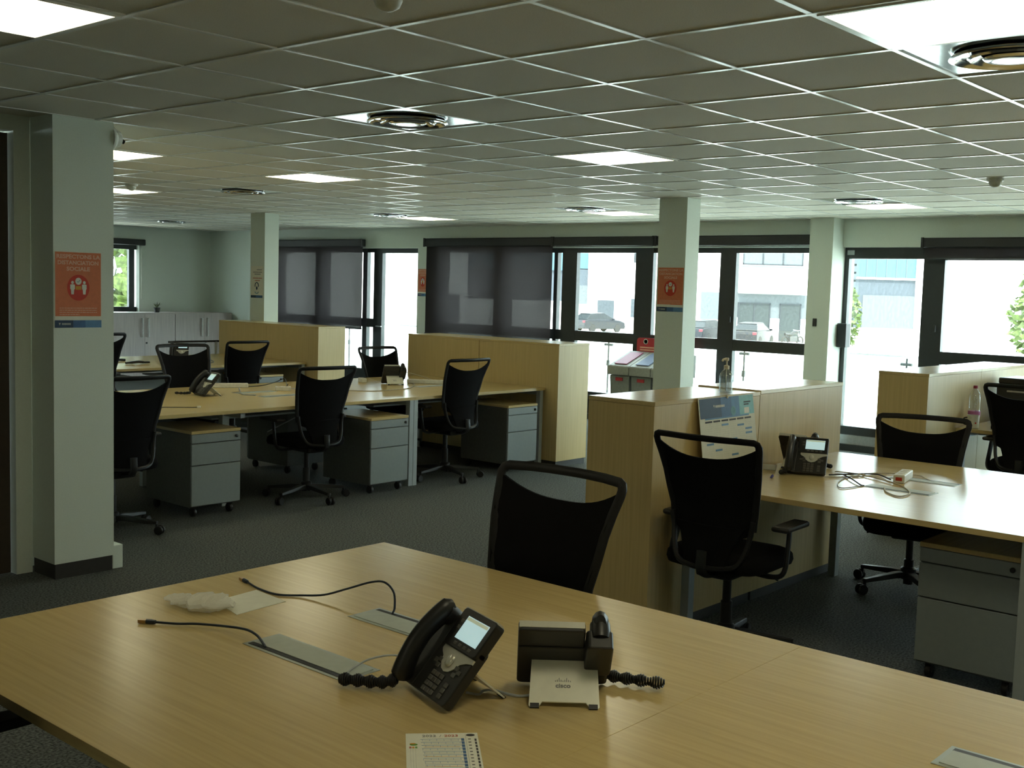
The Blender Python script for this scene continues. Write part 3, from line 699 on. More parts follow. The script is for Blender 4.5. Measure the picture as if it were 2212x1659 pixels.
def poster(label, mtx, wd=.27, h=.408):
    t = thing('distancing_poster', label, 'poster', group='orange distancing posters'); t.matrix_world = mtx
    MB().box(-wd/2, wd/2, -h/2, h/2, 0, .0008).build('sheet', 'white_paper', t)
    flat(t, 'orange_field', 'orange_print', -wd/2+.003, wd/2-.003, -h/2+.062, h/2-.002)
    for me, y, fr in ((T1, h/2-.026, .93), (T2, h/2-.059, .87), (T3, h/2-.092, .50)):
        s = fit_width(me, wd*fr); put(me, 'title_lettering', t, Matrix.Translation((0, y, .0013)) @ Matrix.Diagonal((s, .82, 1, 1)))
    disc(t, 'red_disc', 'red_print', 0, .012, .064*wd/.27, .070, 2)
    disc(t, 'tick_disc', 'white_print', 0, .047, .018*wd/.27, .019, 3)
    MB().tube([(-.008, .047, .0026), (-.002, .041, .0026), (.009, .054, .0026)], .002, 5).build('tick', 'teal_print', t)
    flat(t, 'yellow_gap', 'yellow_print', -.016, .016, .001, .021, 3)
    for s in (-1, 1):
        c = s*.034*wd/.27
        disc(t, 'figure_head', 'white_print', c, .040, .0078, .0085, 3, 16)
        MB().prism([(c-.013, .028), (c-.008, .030), (c+.008, .030), (c+.013, .028), (c+.013, .006), (c+.009, .0), (c+.007, -.024), (c-.007, -.024), (c-.009, .0), (c-.013, .006)], 2, .0018, .0022).build('figure', 'white_print', t)
    rnd = random.Random(3)
    for k in range(4):
        m = MB(); x = -wd*.40; e = wd*(.40 if k < 3 else 0.02)
        while x < e:
            q = .006+rnd.random()*.014; m.box(x, min(e, x+q), -.0985-k*.0115-.0022, -.0985-k*.0115+.0022, .0012, .0015); x += q+.003
        m.build('small_print', 'title_print', t)
    flat(t, 'footer_dark', 'navy_print', -wd/2, -.03, -h/2, -h/2+.040); flat(t, 'footer_mid', 'blue_print', -.03, .04, -h/2, -h/2+.040); flat(t, 'footer_light', 'blue_mid_print', .04, wd/2, -h/2, -h/2+.040)
    MB().prism([(-wd*.42, -h/2+.026), (-wd*.375, -h/2+.026), (-wd*.398, -h/2+.012)], 2, .0012, .0016).build('footer_mark', 'faint_print', t)
    m = MB()
    for k in range(6): m.box(-wd*.35+k*.0085, -wd*.35+k*.0085+.006, -h/2+.015, -h/2+.025, .0012, .0016)
    m.build('footer_name', 'faint_print', t)
    return t
poster('orange distancing poster on the near white pillar', frame_mtx((-.103, 3.5985, 1.579), (1, 0, 0), (0, 0, 1)), .268, .408)
poster('orange distancing poster on the column before the windows', frame_mtx((5.4485, 3.449, 1.685), (0, -1, 0), (0, 0, 1)), .278, .396)
poster('orange distancing poster on the pier beside the glaring door', frame_mtx((8.4485, 9.715, 1.70), (0, -1, 0), (0, 0, 1)), .20, .396)
t = thing('hygiene_notice', 'white hygiene notice with blue footer on the slim far column', 'poster'); t.matrix_world = frame_mtx((5.4785, 9.652, 1.64), (0, -1, 0), (0, 0, 1))
MB().box(-.128, .128, -.2, .2, 0, .0008).build('sheet', 'white_paper', t)
for n, (y, a, b_) in enumerate(((.155, .0, .1), (.125, -.08, .09), (.10, -.05, .06), (.05, -.08, .10), (.02, -.04, .06))):
    m = MB(); x = a
    while x < b_: m.box(x, x+.016, y-.007, y+.007, .0006, .001); x += .021
    m.build('print_line', 'grey_print' if n < 3 else 'red_soft', t)
MB().tube([(.035*math.cos(a), -.045+.04*math.sin(a), .0012) for a in [PI*k/10 for k in range(-1, 12)]], .006, 6).build('drop_symbol', 'navy_print', t)
disc(t, 'drop_core', 'navy_print', 0, -.075, .016, .022); MB().tube([(.035*math.cos(a), -.12+.022*math.sin(a), .0012) for a in [PI+PI*k/8 for k in range(9)]], .005, 6).build('hand_symbol', 'teal_print', t)
flat(t, 'footer_dark', 'navy_print', -.125, -.02, -.197, -.165); flat(t, 'footer_light', 'blue_print', -.02, .12, -.197, -.165)

# leaning year planner on the right desk
t = thing('year_planner', 'blue and white year planner leaning on the beech cupboard', 'calendar'); t.matrix_world = frame_mtx((1.863, .668, .741), (1, 0, 0), (0, .058, .402))
W2, H = .27, .405
MB().box(-W2, W2, 0, H, 0, .002).build('sheet', 'white_paper', t)
for a, b_, m in ((-W2+.008, -.06, 'navy_print'), (-.06, .04, 'blue_print'), (.04, .12, 'blue_mid_print'), (.12, W2-.004, 'aqua_print')): flat(t, 'banner', m, a, b_, H-.105, H-.006, 4)
flat(t, 'banner_edge', 'blue_mid_print', -W2+.05, W2-.06, H-.112, H-.105, 4)
m = MB()
for k in range(7): m.box(-.115+k*.013, -.115+k*.013+.009, H-.055, H-.043, .0031, .0035)
m.prism([(-.135, H-.042), (-.121, H-.042), (-.128, H-.056)], 2, .0031, .0035); m.build('brand_print', 'white_print', t)
MB().lathe([(.010, .003), (.018, .0034), (.024, .0032), (.025, .003)], 20).xf(Matrix.Translation((.055, H-.08, 0))).build('round_emblem', 'teal_print', t)
flat(t, 'note_box', 'white_print', .165, .215, H-.10, H-.07, 5)
m = MB()
for k in range(2): m.box(.165, .235-.02*k, H-.045-.012*k, H-.038-.012*k, .0031, .0035)
m.build('side_print', 'dark_print', t)
rnd = random.Random(5)
for c in range(6):
    x0 = -.222+c*.077
    flat(t, 'month_bar', 'dark_print', x0, x0+.066, H-.128, H-.119, 4)
    m = MB()
    for r_ in range(22):
        y = H-.135-r_*.0112; m.box(x0, x0+.066, y-.0006, y, .0026, .0029)
    m.build('day_lines', 'faint_print', t)
    for k in range(2): y = H-.14-.0112*rnd.randint(0, 20); flat(t, 'marked_days', 'blue_mid_print', x0, x0+.066, y-.010, y, 4)
flat(t, 'red_corner', 'red_print', W2-.03, W2, 0, .010, 4)
o = MB().tube([(.0, H-.012, .006), (.0, H-.004, .008), (.0, H+.004, .004)], .006, 6).build('clip', 'white_plastic', t)

# small planner card lying on the front desk
t = thing('planner_card', 'small 2022 / 2023 planner card lying on the front desk', 'calendar'); t.matrix_world = frame_mtx((-1.640, -.735, .7404), (.735, -.68, 0), (.68, .735, 0))
MB().box(-.0735, .0735, -.105, .105, 0, .0006).build('card', 'white_paper', t)
a = text_mesh('2022', .0145, 'grey_print', bold=.0002); b_ = text_mesh('2023', .0145, 'red_soft', bold=.0002); c_ = text_mesh('/', .0145, 'grey_print')
for me, x in ((a, -.026), (c_, -.003), (b_, .019)): put(me, 'title_lettering', t, Matrix.Translation((x, .090, .0009)))
for k in range(12):
    y = .074-k*.0155; m = MB().box(-.044+k*.0008, .040, y-.0004, y+.0004, .0006, .0009); xs = [-.04+q*.0145+(k % 3)*.003 for q in range(6)]
    for x in xs: m.box(x-.0003, x+.0003, y-.009, y, .0006, .0009)
    m.build('week_grid', 'blue_mid_print', t); MB().box(-.038, .034, y-.0085, y-.0072, .0006, .0008).build('tint_line', 'yellow_print' if k % 3 == 2 else 'faint_print', t)
    flat(t, 'month_cell', 'blue_print', .0385, .0445, y-.0095, y+.0025)
    MB().box(.0525, .0580, y-.003, y, .0006, .0009).build('tiny_print', 'dark_print', t); MB().box(.0655, .0695, y-.011, y, .0006, .0009).build('side_cell', 'dark_print', t)
flat(t, 'divider', 'grey_print', .0480, .0484, -.1, .1)
disc(t, 'crest', 'dark_print', .0585, .093, .009, .006)
disc(t, 'leaf_mark', 'green_print', -.058, .048, .008, .005); disc(t, 'leaf_mark', 'yellow_print', -.060, .051, .006, .003, 2)
for k, m in enumerate(('red_soft', 'yellow_print', 'green_print')): flat(t, 'colour_square', m, -.067+k*.0058, -.0625+k*.0058, .030, .038)
for k in range(3): flat(t, 'legend_line', 'faint_print', -.065+k*.005, -.0645+k*.005, -.08, .026)

# ------------------------------------------------------------------ things on the front desk
o = MB().prism([(-1.379, .322), (-1.200, .338), (-1.189, .495), (-1.345, .476)], 2, .7402, .7412).build('paper_sheet', 'white_paper'); tag(o, 'plain cream paper under the bubble wrap on the front desk', 'paper')
m = MB(); nu, nv = 22, 14
for i in range(nu+1):
    for j in range(nv):
        a = 2*PI*j/nv; q = i/nu; prof = max(.02, math.sin(PI*q))**.55*(1-.25*math.sin(PI*2*q)); r = Vector((0, 0, 0))
        x = (q-.5)*.225; y = math.cos(a)*.062*prof; z = max(-.0165, math.sin(a)*.017*prof)
        n_ = noise.noise(Vector((x*38, y*38, z*38)))*.010+noise.noise(Vector((x*110, y*110, z*110)))*.004
        m.v.append((x+n_*.4, y+n_, z+(n_*.8 if z > -.014 else 0)+.0175))
for i in range(nu):
    for j in range(nv): m.f.append((i*nv+j, i*nv+(j+1) % nv, (i+1)*nv+(j+1) % nv, (i+1)*nv+j))
m.f.append(tuple(range(nv))); m.f.append(tuple(nu*nv+j for j in range(nv)))
o = m.xf(Matrix.Translation((-1.412, .452, .7405)) @ Matrix.Rotation(math.radians(-68), 4, 'Z')).build('bubble_wrap', 'bubble'); tag(o, 'crumpled clear bubble wrap on cream paper', 'wrapping')
def plug_cable(label, pts, r, m, plug=True, cat='cable', name='network_cable', group=None):
    t = thing(name, label, cat, group=group)
    MB().tube(spline(pts, 6), r, 7).build('cord', m, t, True)
    if plug:
        p = Vector(pts[0]); d_ = (Vector(pts[0])-Vector(pts[1])); d_.z = 0; d_.normalize()
        MB().tube([p-d_*.004, p+d_*.008, p+d_*.022], [r*1.6, r*2.1, r*2.0], 8).build('boot', m, t, True)
        q = math.atan2(d_.y, d_.x)
        MB().box(0, .022, -.0058, .0058, -.004, .004).xf(Matrix.Translation(p+d_*.022) @ Matrix.Rotation(q, 4, 'Z')).build('plug', 'gold', t)
    return t
plug_cable('dark blue network cable looping out of the far desk flap', [(-1.165, .575, .746), (-1.182, .489, .744), (-1.179, .403, .7435), (-1.139, .346, .745), (-1.109, .278, .755), (-1.065, .227, .775), (-1.019, .180, .795), (-1.002, .139, .800), (-1.016, .085, .785), (-1.048, .045, .755), (-1.066, .034, .7425)], .0032, 'cable_navy')
plug_cable('dark blue network cable with a clear plug from the near desk flap', [(-1.585, .400, .746), (-1.550, .345, .746), (-1.515, .290, .750), (-1.475, .170, .757), (-1.475, .105, .756), (-1.490, .05, .746), (-1.496, .035, .7425)], .0034, 'cable_navy')
plug_cable('thin pale grey cable from the desk flap to the lit phone', [(-1.500, -.268, .7425), (-1.462, -.255, .752), (-1.400, -.250, .760), (-1.345, -.275, .762), (-1.325, -.33, .757), (-1.34, -.42, .75)], .0026, 'cable_grey', False)
plug_cable('pale grey cable running between the two phones on the front desk', [(-1.385, -.552, .752), (-1.36, -.568, .746), (-1.335, -.56, .746), (-1.315, -.575, .7455), (-1.309, -.61, .7445), (-1.296, -.64, .7445), (-1.25, -.66, .745)], .003, 'cable_grey', False)

# ------------------------------------------------------------------ things on the right desk
t = thing('power_brick', 'cream power brick with red switch on the right desk', 'power strip', (2.43, .012, .74), math.radians(12))
MB().box(-.115, .115, -.028, .028, 0, .042).build('case', 'white_plastic', t, bevel=.005); MB().box(-.1165, -.108, -.016, .016, .012, .030).build('switch', 'red_print', t, bevel=.002)
for k in range(3): MB().lathe([(.018, .0415), (.018, .0426), (.015, .0428)], 16).xf(Matrix.Translation((-.05+k*.06, 0, 0))).build('socket', 'cable_cream', t)
plug_cable('cream cable curling below the power brick on the right desk', [(2.386, .36, .745), (2.397, .246, .746), (2.322, .088, .748), (2.215, -.064, .747), (2.055, -.175, .745), (1.93, -.175, .744), (1.99, -.09, .744), (2.10, -.03, .745)], .0034, 'cable_cream', False, group='loose desk cables')
plug_cable('pale cable looping near the desk flap beside the power brick', [(2.08, .07, .743), (1.93, .11, .744), (2.06, .19, .744), (2.25, .235, .744), (2.36, .19, .745)], .0026, 'cable_grey', False, group='loose desk cables')
plug_cable('dark cable running from the lit phone to the power brick', [(2.235, .32, .748), (2.363, .255, .747), (2.463, .165, .747), (2.34, .04, .75)], .004, 'cable_dark', False, group='loose desk cables')
plug_cable('dark cable dropping into the near flap of the right desk', [(2.323, .288, .746), (2.19, .175, .75), (2.088, .085, .745), (2.095, .07, .7425)], .0036, 'cable_dark', False, group='loose desk cables')
plug_cable('cream cable running past the power brick to the far flap', [(2.172, .317, .746), (2.27, .238, .745), (2.49, .20, .745), (2.57, .10, .746), (2.60, .0, .748), (2.52, -.09, .743)], .003, 'cable_cream', False, group='loose desk cables')
o = MB().prism([(-.055, 0), (.055, 0), (.055, .012), (-.055, .012)], 2, 0, .028).xf(Matrix.Translation((2.165, .648, .7402)) @ Matrix.Rotation(math.radians(-68), 4, 'Z')).build('name_plate', 'white_plastic', bevel=.002); tag(o, 'small white name plate between planner and phone', 'sign')
t = thing('pen_cap', 'short blue pen cap on the right desk', 'pen cap', (1.95, .492, .747), math.radians(20))
MB().lathe([(.0045, -.03), (.006, -.022), (.0063, .02), (.005, .03)], 12).xf(Matrix.Rotation(PI/2, 4, 'Y')).build('cap', 'pen_blue', t, True); MB().box(-.02, .024, -.0015, .0015, .006, .009).build('clip', 'pen_blue', t)
# hand gel on the cupboard
t = thing('gel_bottle', 'clear hand gel pump bottle standing on the beech cupboard', 'bottle', (2.0, .81, 1.143))
MB().lathe([(.030, 0), (.036, .004), (.036, .085), (.034, .098), (.022, .115), (.013, .122), (.013, .128)], 24).build('flask', 'clear_plastic', t, True)
MB().lathe([(.033, .003), (.0335, .006), (.0335, .075), (.002, .0755)], 24).build('gel', 'clear_plastic', t, True)
MB().lathe([(.0145, .124), (.0145, .142), (.009, .145), (.0045, .146), (.0045, .170)], 16).build('collar', 'pump_cream', t, True)
MB().tube(spline([(.012, 0, .178), (-.012, 0, .179), (-.034, 0, .176), (-.044, 0, .168)], 4), .0055, 8).build('spout', 'pump_cream', t, True); MB().lathe([(.010, .168), (.011, .176), (.009, .184)], 14).build('pump_head', 'pump_cream', t, True)
MB().tube([(0, 0, .012), (0, 0, .125)], .0025, 6).build('dip_tube', 'pump_cream', t)

# ------------------------------------------------------------------ things on the left desk rows
def strip(label, x, y, rz, ln, n=4, m='white_plastic'):
    t = thing('power_strip', label, 'power strip', (x, y, .74), math.radians(rz), 'white power strips')
    MB().box(-ln/2, ln/2, -.027, .027, 0, .038).build('case', m, t, bevel=.006)
    for k in range(n): MB().lathe([(.017, .0375), (.017, .0388), (.014, .039)], 14).xf(Matrix.Translation((-ln/2+ln*(k+.5)/n, 0, 0))).build('socket', 'cable_cream', t)
strip('white power strip lying at the far edge behind the side on phone', 2.50, 5.93, -30, .30)
strip('short white power block between two chairs on the pedestal desk row', 2.70, 5.46, -35, .13, 2)
strip('short white power block before the chair at the bright door', 3.86, 5.78, 65, .12, 2)
strip('white power strip beside the end cupboard', 4.27, 5.36, -52, .34)
for lb, pts, r, m in (('pale cable bundle beside the side on phone', [(2.50, 5.80, .745), (2.35, 5.58, .75), (2.22, 5.36, .746), (2.26, 5.24, .745)], .006, 'cable_grey'),
        ('dark cable trailing over the desk to the short power block', [(2.60, 5.88, .748), (2.765, 5.86, .75), (2.95, 5.90, .77), (3.02, 5.86, .80), (2.86, 5.62, .765), (2.78, 5.50, .79)], .004, 'cable_dark'),
        ('grey cable between the short power block and the chair', [(2.78, 5.44, .76), (2.86, 5.36, .745), (3.02, 5.26, .744), (3.2, 5.2, .744)], .004, 'cable_grey'),
        ('long cream cable crossing the desk before the pale phone stand', [(3.10, 5.30, .744), (3.30, 5.05, .744), (3.544, 5.02, .744), (3.79, 5.07, .744), (4.05, 5.28, .744), (4.16, 5.42, .744)], .004, 'cable_cream'),
        ('white cable arching up behind the pale phone stand', [(4.10, 5.62, .76), (4.22, 5.62, .83), (4.34, 5.50, .80), (4.40, 5.30, .75)], .0035, 'cable_cream'),
        ('thin cream cable between the short block and pale phone', [(3.88, 5.72, .78), (3.95, 5.68, .75), (4.02, 5.66, .75)], .0035, 'cable_cream'),
        ('thin dark cable end near the desk edge by the first chair', [(1.20, 4.90, .744), (1.30, 4.82, .744), (1.40, 4.75, .744)], .0028, 'cable_dark'),
        ('thin dark cable curl on the desk by the oak cupboards', [(3.78, 8.42, .744), (4.05, 8.48, .744), (4.15, 8.70, .76), (4.05, 8.82, .775), (3.98, 8.80, .76)], .003, 'cable_dark')):
    t = thing('loose_cable', lb, 'cable', group='loose desk cables'); MB().tube(spline(pts, 6), r, 6).build('cord', m, t, True)
    if 'first chair' in lb: MB().box(-.012, .012, -.008, .008, -.004, .008).xf(Matrix.Translation((1.41, 4.742, .746))).build('plug', 'white_plastic', t)
o = MB().tube(spline([(3.10, 8.66, .755), (3.16, 8.66, .758), (3.24, 8.65, .764), (3.30, 8.64, .758), (3.36, 8.635, .757)], 4), [.016]*4+[.020]*8+[.016]*5, 10, flat=.7).build('telephone_handset', 'phone_black', smooth=True); tag(o, 'black handset lying alone on the desk by the oak cupboards', 'handset')
o = MB().tube(spline([(3.20, 9.12, .752), (3.27, 9.11, .756), (3.345, 9.10, .753)], 4), .014, 8).build('telephone_handset', 'phone_black', smooth=True); tag(o, 'second dark handset half hidden by the raised chair', 'handset')
t = thing('desk_screen_rail', 'thin black bar across the desk by the oak cupboards', 'rail'); MB().tube([(4.28, 9.74, .90), (4.98, 9.74, .90)], .012, 8).build('bar', 'black', t); 
for x in (4.32, 4.94): MB().box(x-.012, x+.012, 9.728, 9.752, .74, .895).build('upright', 'grey_metal', t)
for lb, pts in (('pale cable hanging under the first desk of the pedestal row', [(.95, 5.14, .625), (1.40, 5.14, .655), (1.75, 5.25, .66)]), ('grey cable sagging under the desk behind the pedestal', [(2.2, 5.0, .48), (2.6, 5.05, .60), (2.95, 5.2, .68)]),
                ('pale cable drooping near the double desk leg', [(2.95, 5.3, .68), (3.02, 5.25, .58), (3.10, 5.2, .50), (3.2, 5.2, .47)])):
    o = MB().tube(spline(pts, 5), .004, 6).build('hanging_cable', 'cable_grey', smooth=True); tag(o, lb, 'cable', 'cables under the desks')

# ------------------------------------------------------------------ things on the far right desk
t = thing('water_bottle', 'clear plastic water bottle with red cap on the far right desk', 'bottle', (5.285, .655, .74))
MB().lathe([(.032, 0), (.041, .006), (.042, .06), (.040, .064), (.042, .07), (.042, .12), (.039, .13), (.042, .14), (.042, .21), (.036, .245), (.016, .275), (.013, .285)], 22).build('bottle_body', 'clear_plastic', t, True)
MB().lathe([(.0425, .075), (.0428, .08), (.0428, .112), (.0425, .116)], 22).build('label_band', 'pink_label', t, True); MB().lathe([(.0155, .283), (.0155, .302), (.012, .304)], 16).build('cap', 'red_cap', t, True)
t = thing('mug', 'cream mug with a small red print beside the water bottle', 'mug', (5.185, .625, .74))
MB().lathe([(.036, 0), (.041, .004), (.043, .095), (.040, .095), (.038, .008), (.002, .007)], 24).build('cup', 'white_plastic', t, True)
MB().tube(spline([(-.042, .0, .078), (-.066, .0, .070), (-.068, .0, .035), (-.042, .0, .022)], 5), .005, 8).xf(Matrix.Rotation(math.radians(-50), 4, 'Z')).build('handle', 'phone_dark', t, True)
MB().box(-.006, .006, -.0445, -.0425, .036, .046).xf(Matrix.Rotation(math.radians(-46), 4, 'Z')).build('red_print', 'red_print', t)
t = thing('black_printer', 'black boxy device behind the mesh chair by the water bottle', 'printer', (5.95, .48, .74))
MB().box(-.20, .20, -.20, .18, 0, .30).build('case', 'phone_dark', t, bevel=.012); MB().box(-.19, .19, -.19, .17, .30, .345).build('scanner_lid', 'phone_black', t, bevel=.008)
MB().box(-.204, -.198, -.13, .10, .24, .252).build('slot', 'steel', t); MB().box(-.206, -.198, -.18, -.10, .16, .19).build('badge', 'gold', t)
o = MB().prism([(-.09, -.02), (-.02, -.055), (.07, -.045), (.10, 0), (.05, .05), (-.05, .045)], 2, 0, .035).xf(Matrix.Translation((5.28, .47, .74))).build('dark_pouch', 'chair_fabric', bevel=.010); tag(o, 'small dark pouch on the far right desk edge by the mug', 'pouch')

# ------------------------------------------------------------------ recycling bins by the windows
for k, (lb, ya, m1) in enumerate((('grey recycling bin with pink flap beside the middle column', 5.515, 'bin_pink'), ('grey recycling bin with blue flap half behind the middle column', 5.205, 'bin_blue'), ('grey recycling bin hidden behind the middle column', 4.895, 'bin_pink'))):
    t = thing('recycling_bin', lb, 'bin', (7.79, ya, 0), group='recycling bins'); wd = .30
    vs = []
    for z, q in ((0, .035), (.62, .008), (.66, .008)): vs += [(q, q, z), (.44-q*.3, q, z), (.44-q*.3, wd-q, z), (q, wd-q, z)]
    fs = [(3, 2, 1, 0), (8, 9, 10, 11)] + [(a*4+q, a*4+(q+1) % 4, a*4+4+(q+1) % 4, a*4+4+q) for a in (0, 1) for q in range(4)]
    MB().poly(vs, fs).build('tub', 'bin_grey', t, bevel=.008)
    MB().box(.012, .02, .07, wd-.07, .30, .55).build('front_panel', 'bin_grey', t, bevel=.004)
    MB().box(-.004, .010, .10, wd-.10, .595, .635).build('latch', 'bin_red', t, bevel=.003)
    MB().prism([(-.03, .665), (.46, .665), (.46, .93), (.42, .935), (-.02, .775), (-.03, .76)], 1, -.002, wd+.002).build('lid', 'bin_lid', t, bevel=.008)
    MB().prism([(.02, .795), (.36, .918), (.36, .926), (.02, .803)], 1, .06, wd-.06).build('flap', m1, t)
t = thing('bin_sign', 'red recycling sign board behind the grey bins', 'sign', (8.27, 5.50, 0))
MB().prism(rounded(-.30, .28, .90, 1.10, .04), 0, 0, .012).xf(Matrix.Translation((0, -.02, 0))).build('board', 'bin_red', t)
MB().lathe([(.024, 0), (.032, .002), (.034, 0)], 24).xf(Matrix.Translation((-.002, .13, 1.055)) @ Matrix.Rotation(-PI/2, 4, 'Y')).build('round_symbol', 'faint_print', t)
for k in range(2): MB().box(-.003, 0, -.25, .21, .945+k*.03, .962+k*.03).build('print_band', 'title_print', t)
MB().box(.0, .012, -.27, -.24, 0, .91).box(.0, .012, .17, .20, 0, .91).build('stand_post', 'bin_grey', t)

# small pot plant on the oak cupboard
t = thing('pot_plant', 'tiny pot plant on the oak cupboard under the far window', 'plant', (7.06, 14.55, 1.09))
MB().lathe([(.04, 0), (.055, .08), (.05, .08), (.04, .01), (.002, .01)], 16).build('pot', 'phone_dark', t, True)
for k in range(9):
    a = k*2.4; r = .05+.02*(k % 3); MB().poly([(0, 0, .07), (r*.5*math.cos(a-.3), r*.5*math.sin(a-.3), .12), (r*math.cos(a), r*math.sin(a), .15+.01*(k % 4)), (r*.5*math.cos(a+.3), r*.5*math.sin(a+.3), .12)], [(0, 1, 2, 3)]).build('leaf', 'leaf', t)

# ------------------------------------------------------------------ outside
RZ = YAW-PI/2
def ext(l, D, z=-1.55): q = Vector((math.cos(YAW), math.sin(YAW), 0)); r = Vector((math.sin(YAW), -math.cos(YAW), 0)); p = Vector((CAM.x, CAM.y, 0))+q*D+r*l; return (p.x, p.y, z)
struct(MB().box(-60, 220, -140, 220, -1.75, -1.55).build('ground', 'paving'), 'pale paved yard outside the windows')
struct(MB().box(XE+.3, 10.2, YS, YN, -.25, -.02).build('terrace', 'paving'), 'narrow pale terrace outside the windows')
t = thing('glass_railing', 'glass terrace railing with thin steel posts outside the windows', 'railing')
ys = [12.9, 11.1, 9.2, 7.31, 5.14, 3.0, .9, -1.2, -3.3]
for y in ys:
    p = MB().tube([(9.8, y, -.02), (9.8, y, .97)], .012, 8).build('post', 'rail_post', t, True); MB().tube([(9.8, y-.07, .90), (9.8, y+.07, .90)], .018, 8).build('clamp', 'rail_post', p, True)
    MB().box(9.785, 9.815, y-.02, y+.02, .60, .68).build('clamp', 'rail_post', p)
for a, b_ in zip(ys[1:], ys[:-1]): MB().box(9.795, 9.803, a+.03, b_-.03, .08, .96).build('glass_panel', 'rail_glass', t)
MB().tube([(9.8, ys[-1], .99), (9.8, ys[0], .99)], .016, 8).build('top_rail', 'steel', t, True)

def building(label, l, D, parts, group='buildings across the yard'):
    t = thing('building', label, 'building', ext(0, D, 0), RZ, group)
    for nm, m, x0, x1, z0, z1, y0, y1 in parts: MB().box(x0, x1, y0, y1, z0, z1).build(nm, m, t)
    return t
A = building('white warehouse with blue cladding and a grey garage door', 0, 95, [
    ('wall', 'facade_white', -6.05, -3.95, -1.55, 9, 0, 6), ('side_door', 'garage', -5.58, -4.61, -1.5, 1.02, -.08, .0), ('wall', 'facade_white', -3.95, 5.31, -1.55, .7, .4, 6),
    ('cladding', 'facade_blue', -3.95, 5.31, 3.25, 9, .2, 6), ('wall_band', 'facade_grey', -3.95, 5.31, .7, 3.25, .4, 6),
    ('cladding', 'facade_blue', 5.31, 6.09, 3.45, 9, .3, 6), ('wall_band', 'facade_grey', 5.31, 6.09, 2.05, 3.40, .3, 6), ('wall_band', 'facade_pale', 5.31, 6.09, .5, 2.05, .3, 6), ('wall', 'facade_white', 5.31, 6.09, -1.55, .5, .3, 6),
    ('wall', 'facade_white', 6.09, 12.4, -1.55, 9, 0, 6), ('garage_door', 'garage', 6.94, 8.33, -1.5, .88, -.08, 0), ('window', 'ext_frame', 9.85, 10.6, 4.07, 5.4, -.08, 0), ('window', 'garage', 9.73, 10.4, -.47, 1.07, -.08, 0),
    ('wall', 'facade_white', -30, -6.05, -1.55, 9, .6, 6), ('roof', 'facade_grey', -30.2, 12.6, 9, 9.2, -.2, 6.2)])
for k in range(8): MB().box(-3.95+k*1.157, -3.95+k*1.157+.05, .15, .2, 3.3, 9).build('cladding_joint', 'facade_grey', A)
B = building('white office building with upper windows and a blue clad wing', 0, 80, [
    ('wall', 'facade_white', 12.4, 15.67, -1.55, 9, 0, 8), ('wall_band', 'facade_pale', 13.1, 14.6, -.12, 1.8, -.06, 0),
    ('wall', 'facade_white', 15.67, 20.76, 3.55, 9, .05, 8), ('canopy', 'facade_white', 15.67, 20.21, 1.87, 3.5, -.9, .4), ('wall', 'facade_white', 15.67, 20.76, 1.74, 3.55, .3, 8),
    ('wall_band', 'facade_pale', 15.67, 20.76, .06, 1.74, .05, 8), ('wall', 'facade_white', 15.67, 20.76, -1.55, .06, .0, 8), ('wall', 'facade_white', 20.76, 23.44, -1.55, 9, 0, 8),
    ('cladding', 'facade_blue', 23.93, 28.14, 3.14, 9, .1, 8), ('ledge', 'facade_white', 23.93, 28.14, 3.0, 3.14, -.1, 8), ('wall_band', 'facade_grey', 23.93, 28.14, 1.9, 3.0, .1, 8),
    ('wall_band', 'facade_grey', 23.93, 24.48, -.4, 1.9, .1, 8), ('shutter', 'facade_pale', 24.48, 28.14, -.4, 1.9, .05, 8), ('wall', 'facade_white', 23.44, 28.14, -1.55, -.4, .1, 8),
    ('wall', 'facade_white', 28.14, 48, -1.55, 9, -.1, 8), ('sill', 'facade_pale', 15.8, 20.24, 3.62, 3.70, -.12, .05), ('roof', 'facade_grey', 12.2, 48, 9, 9.2, -.3, 8.2)])
for k in range(14): MB().box(23.44, 23.93, -.02, .1, 1.3+k*.55, 1.3+k*.55+.40).build('louvre', 'facade_grey', B)
for k in range(6): MB().box(23.93+k*.7, 23.93+k*.7+.04, .06, .1, 3.15, 9).build('cladding_joint', 'facade_pale', B)
def ext_win(x0, x1, z0, z1, cols):
    f = MB().box(x0, x1, -.06, .04, z0, z0+.08).box(x0, x1, -.06, .04, z1-.08, z1).box(x0, x0+.08, -.06, .04, z0, z1).box(x1-.08, x1, -.06, .04, z0, z1)
    for k in range(1, cols): q = x0+(x1-x0)*k/cols; f.box(q-.05, q+.05, -.06, .04, z0, z1)
    w_ = f.build('window', 'ext_frame', B)
    for k in range(cols): MB().box(x0+(x1-x0)*k/cols+.05, x0+(x1-x0)*(k+1)/cols-.05, -.02, .02, z0+.07, z1-.07).build('pane', 'facade_pale' if z0 > 3 else 'ext_glass', w_)
ext_win(15.93, 20.17, 3.78, 5.6, 3); ext_win(15.73, 18.02, -1.0, 1.12, 2); ext_win(18.67, 20.17, -1.55, 1.11, 1)

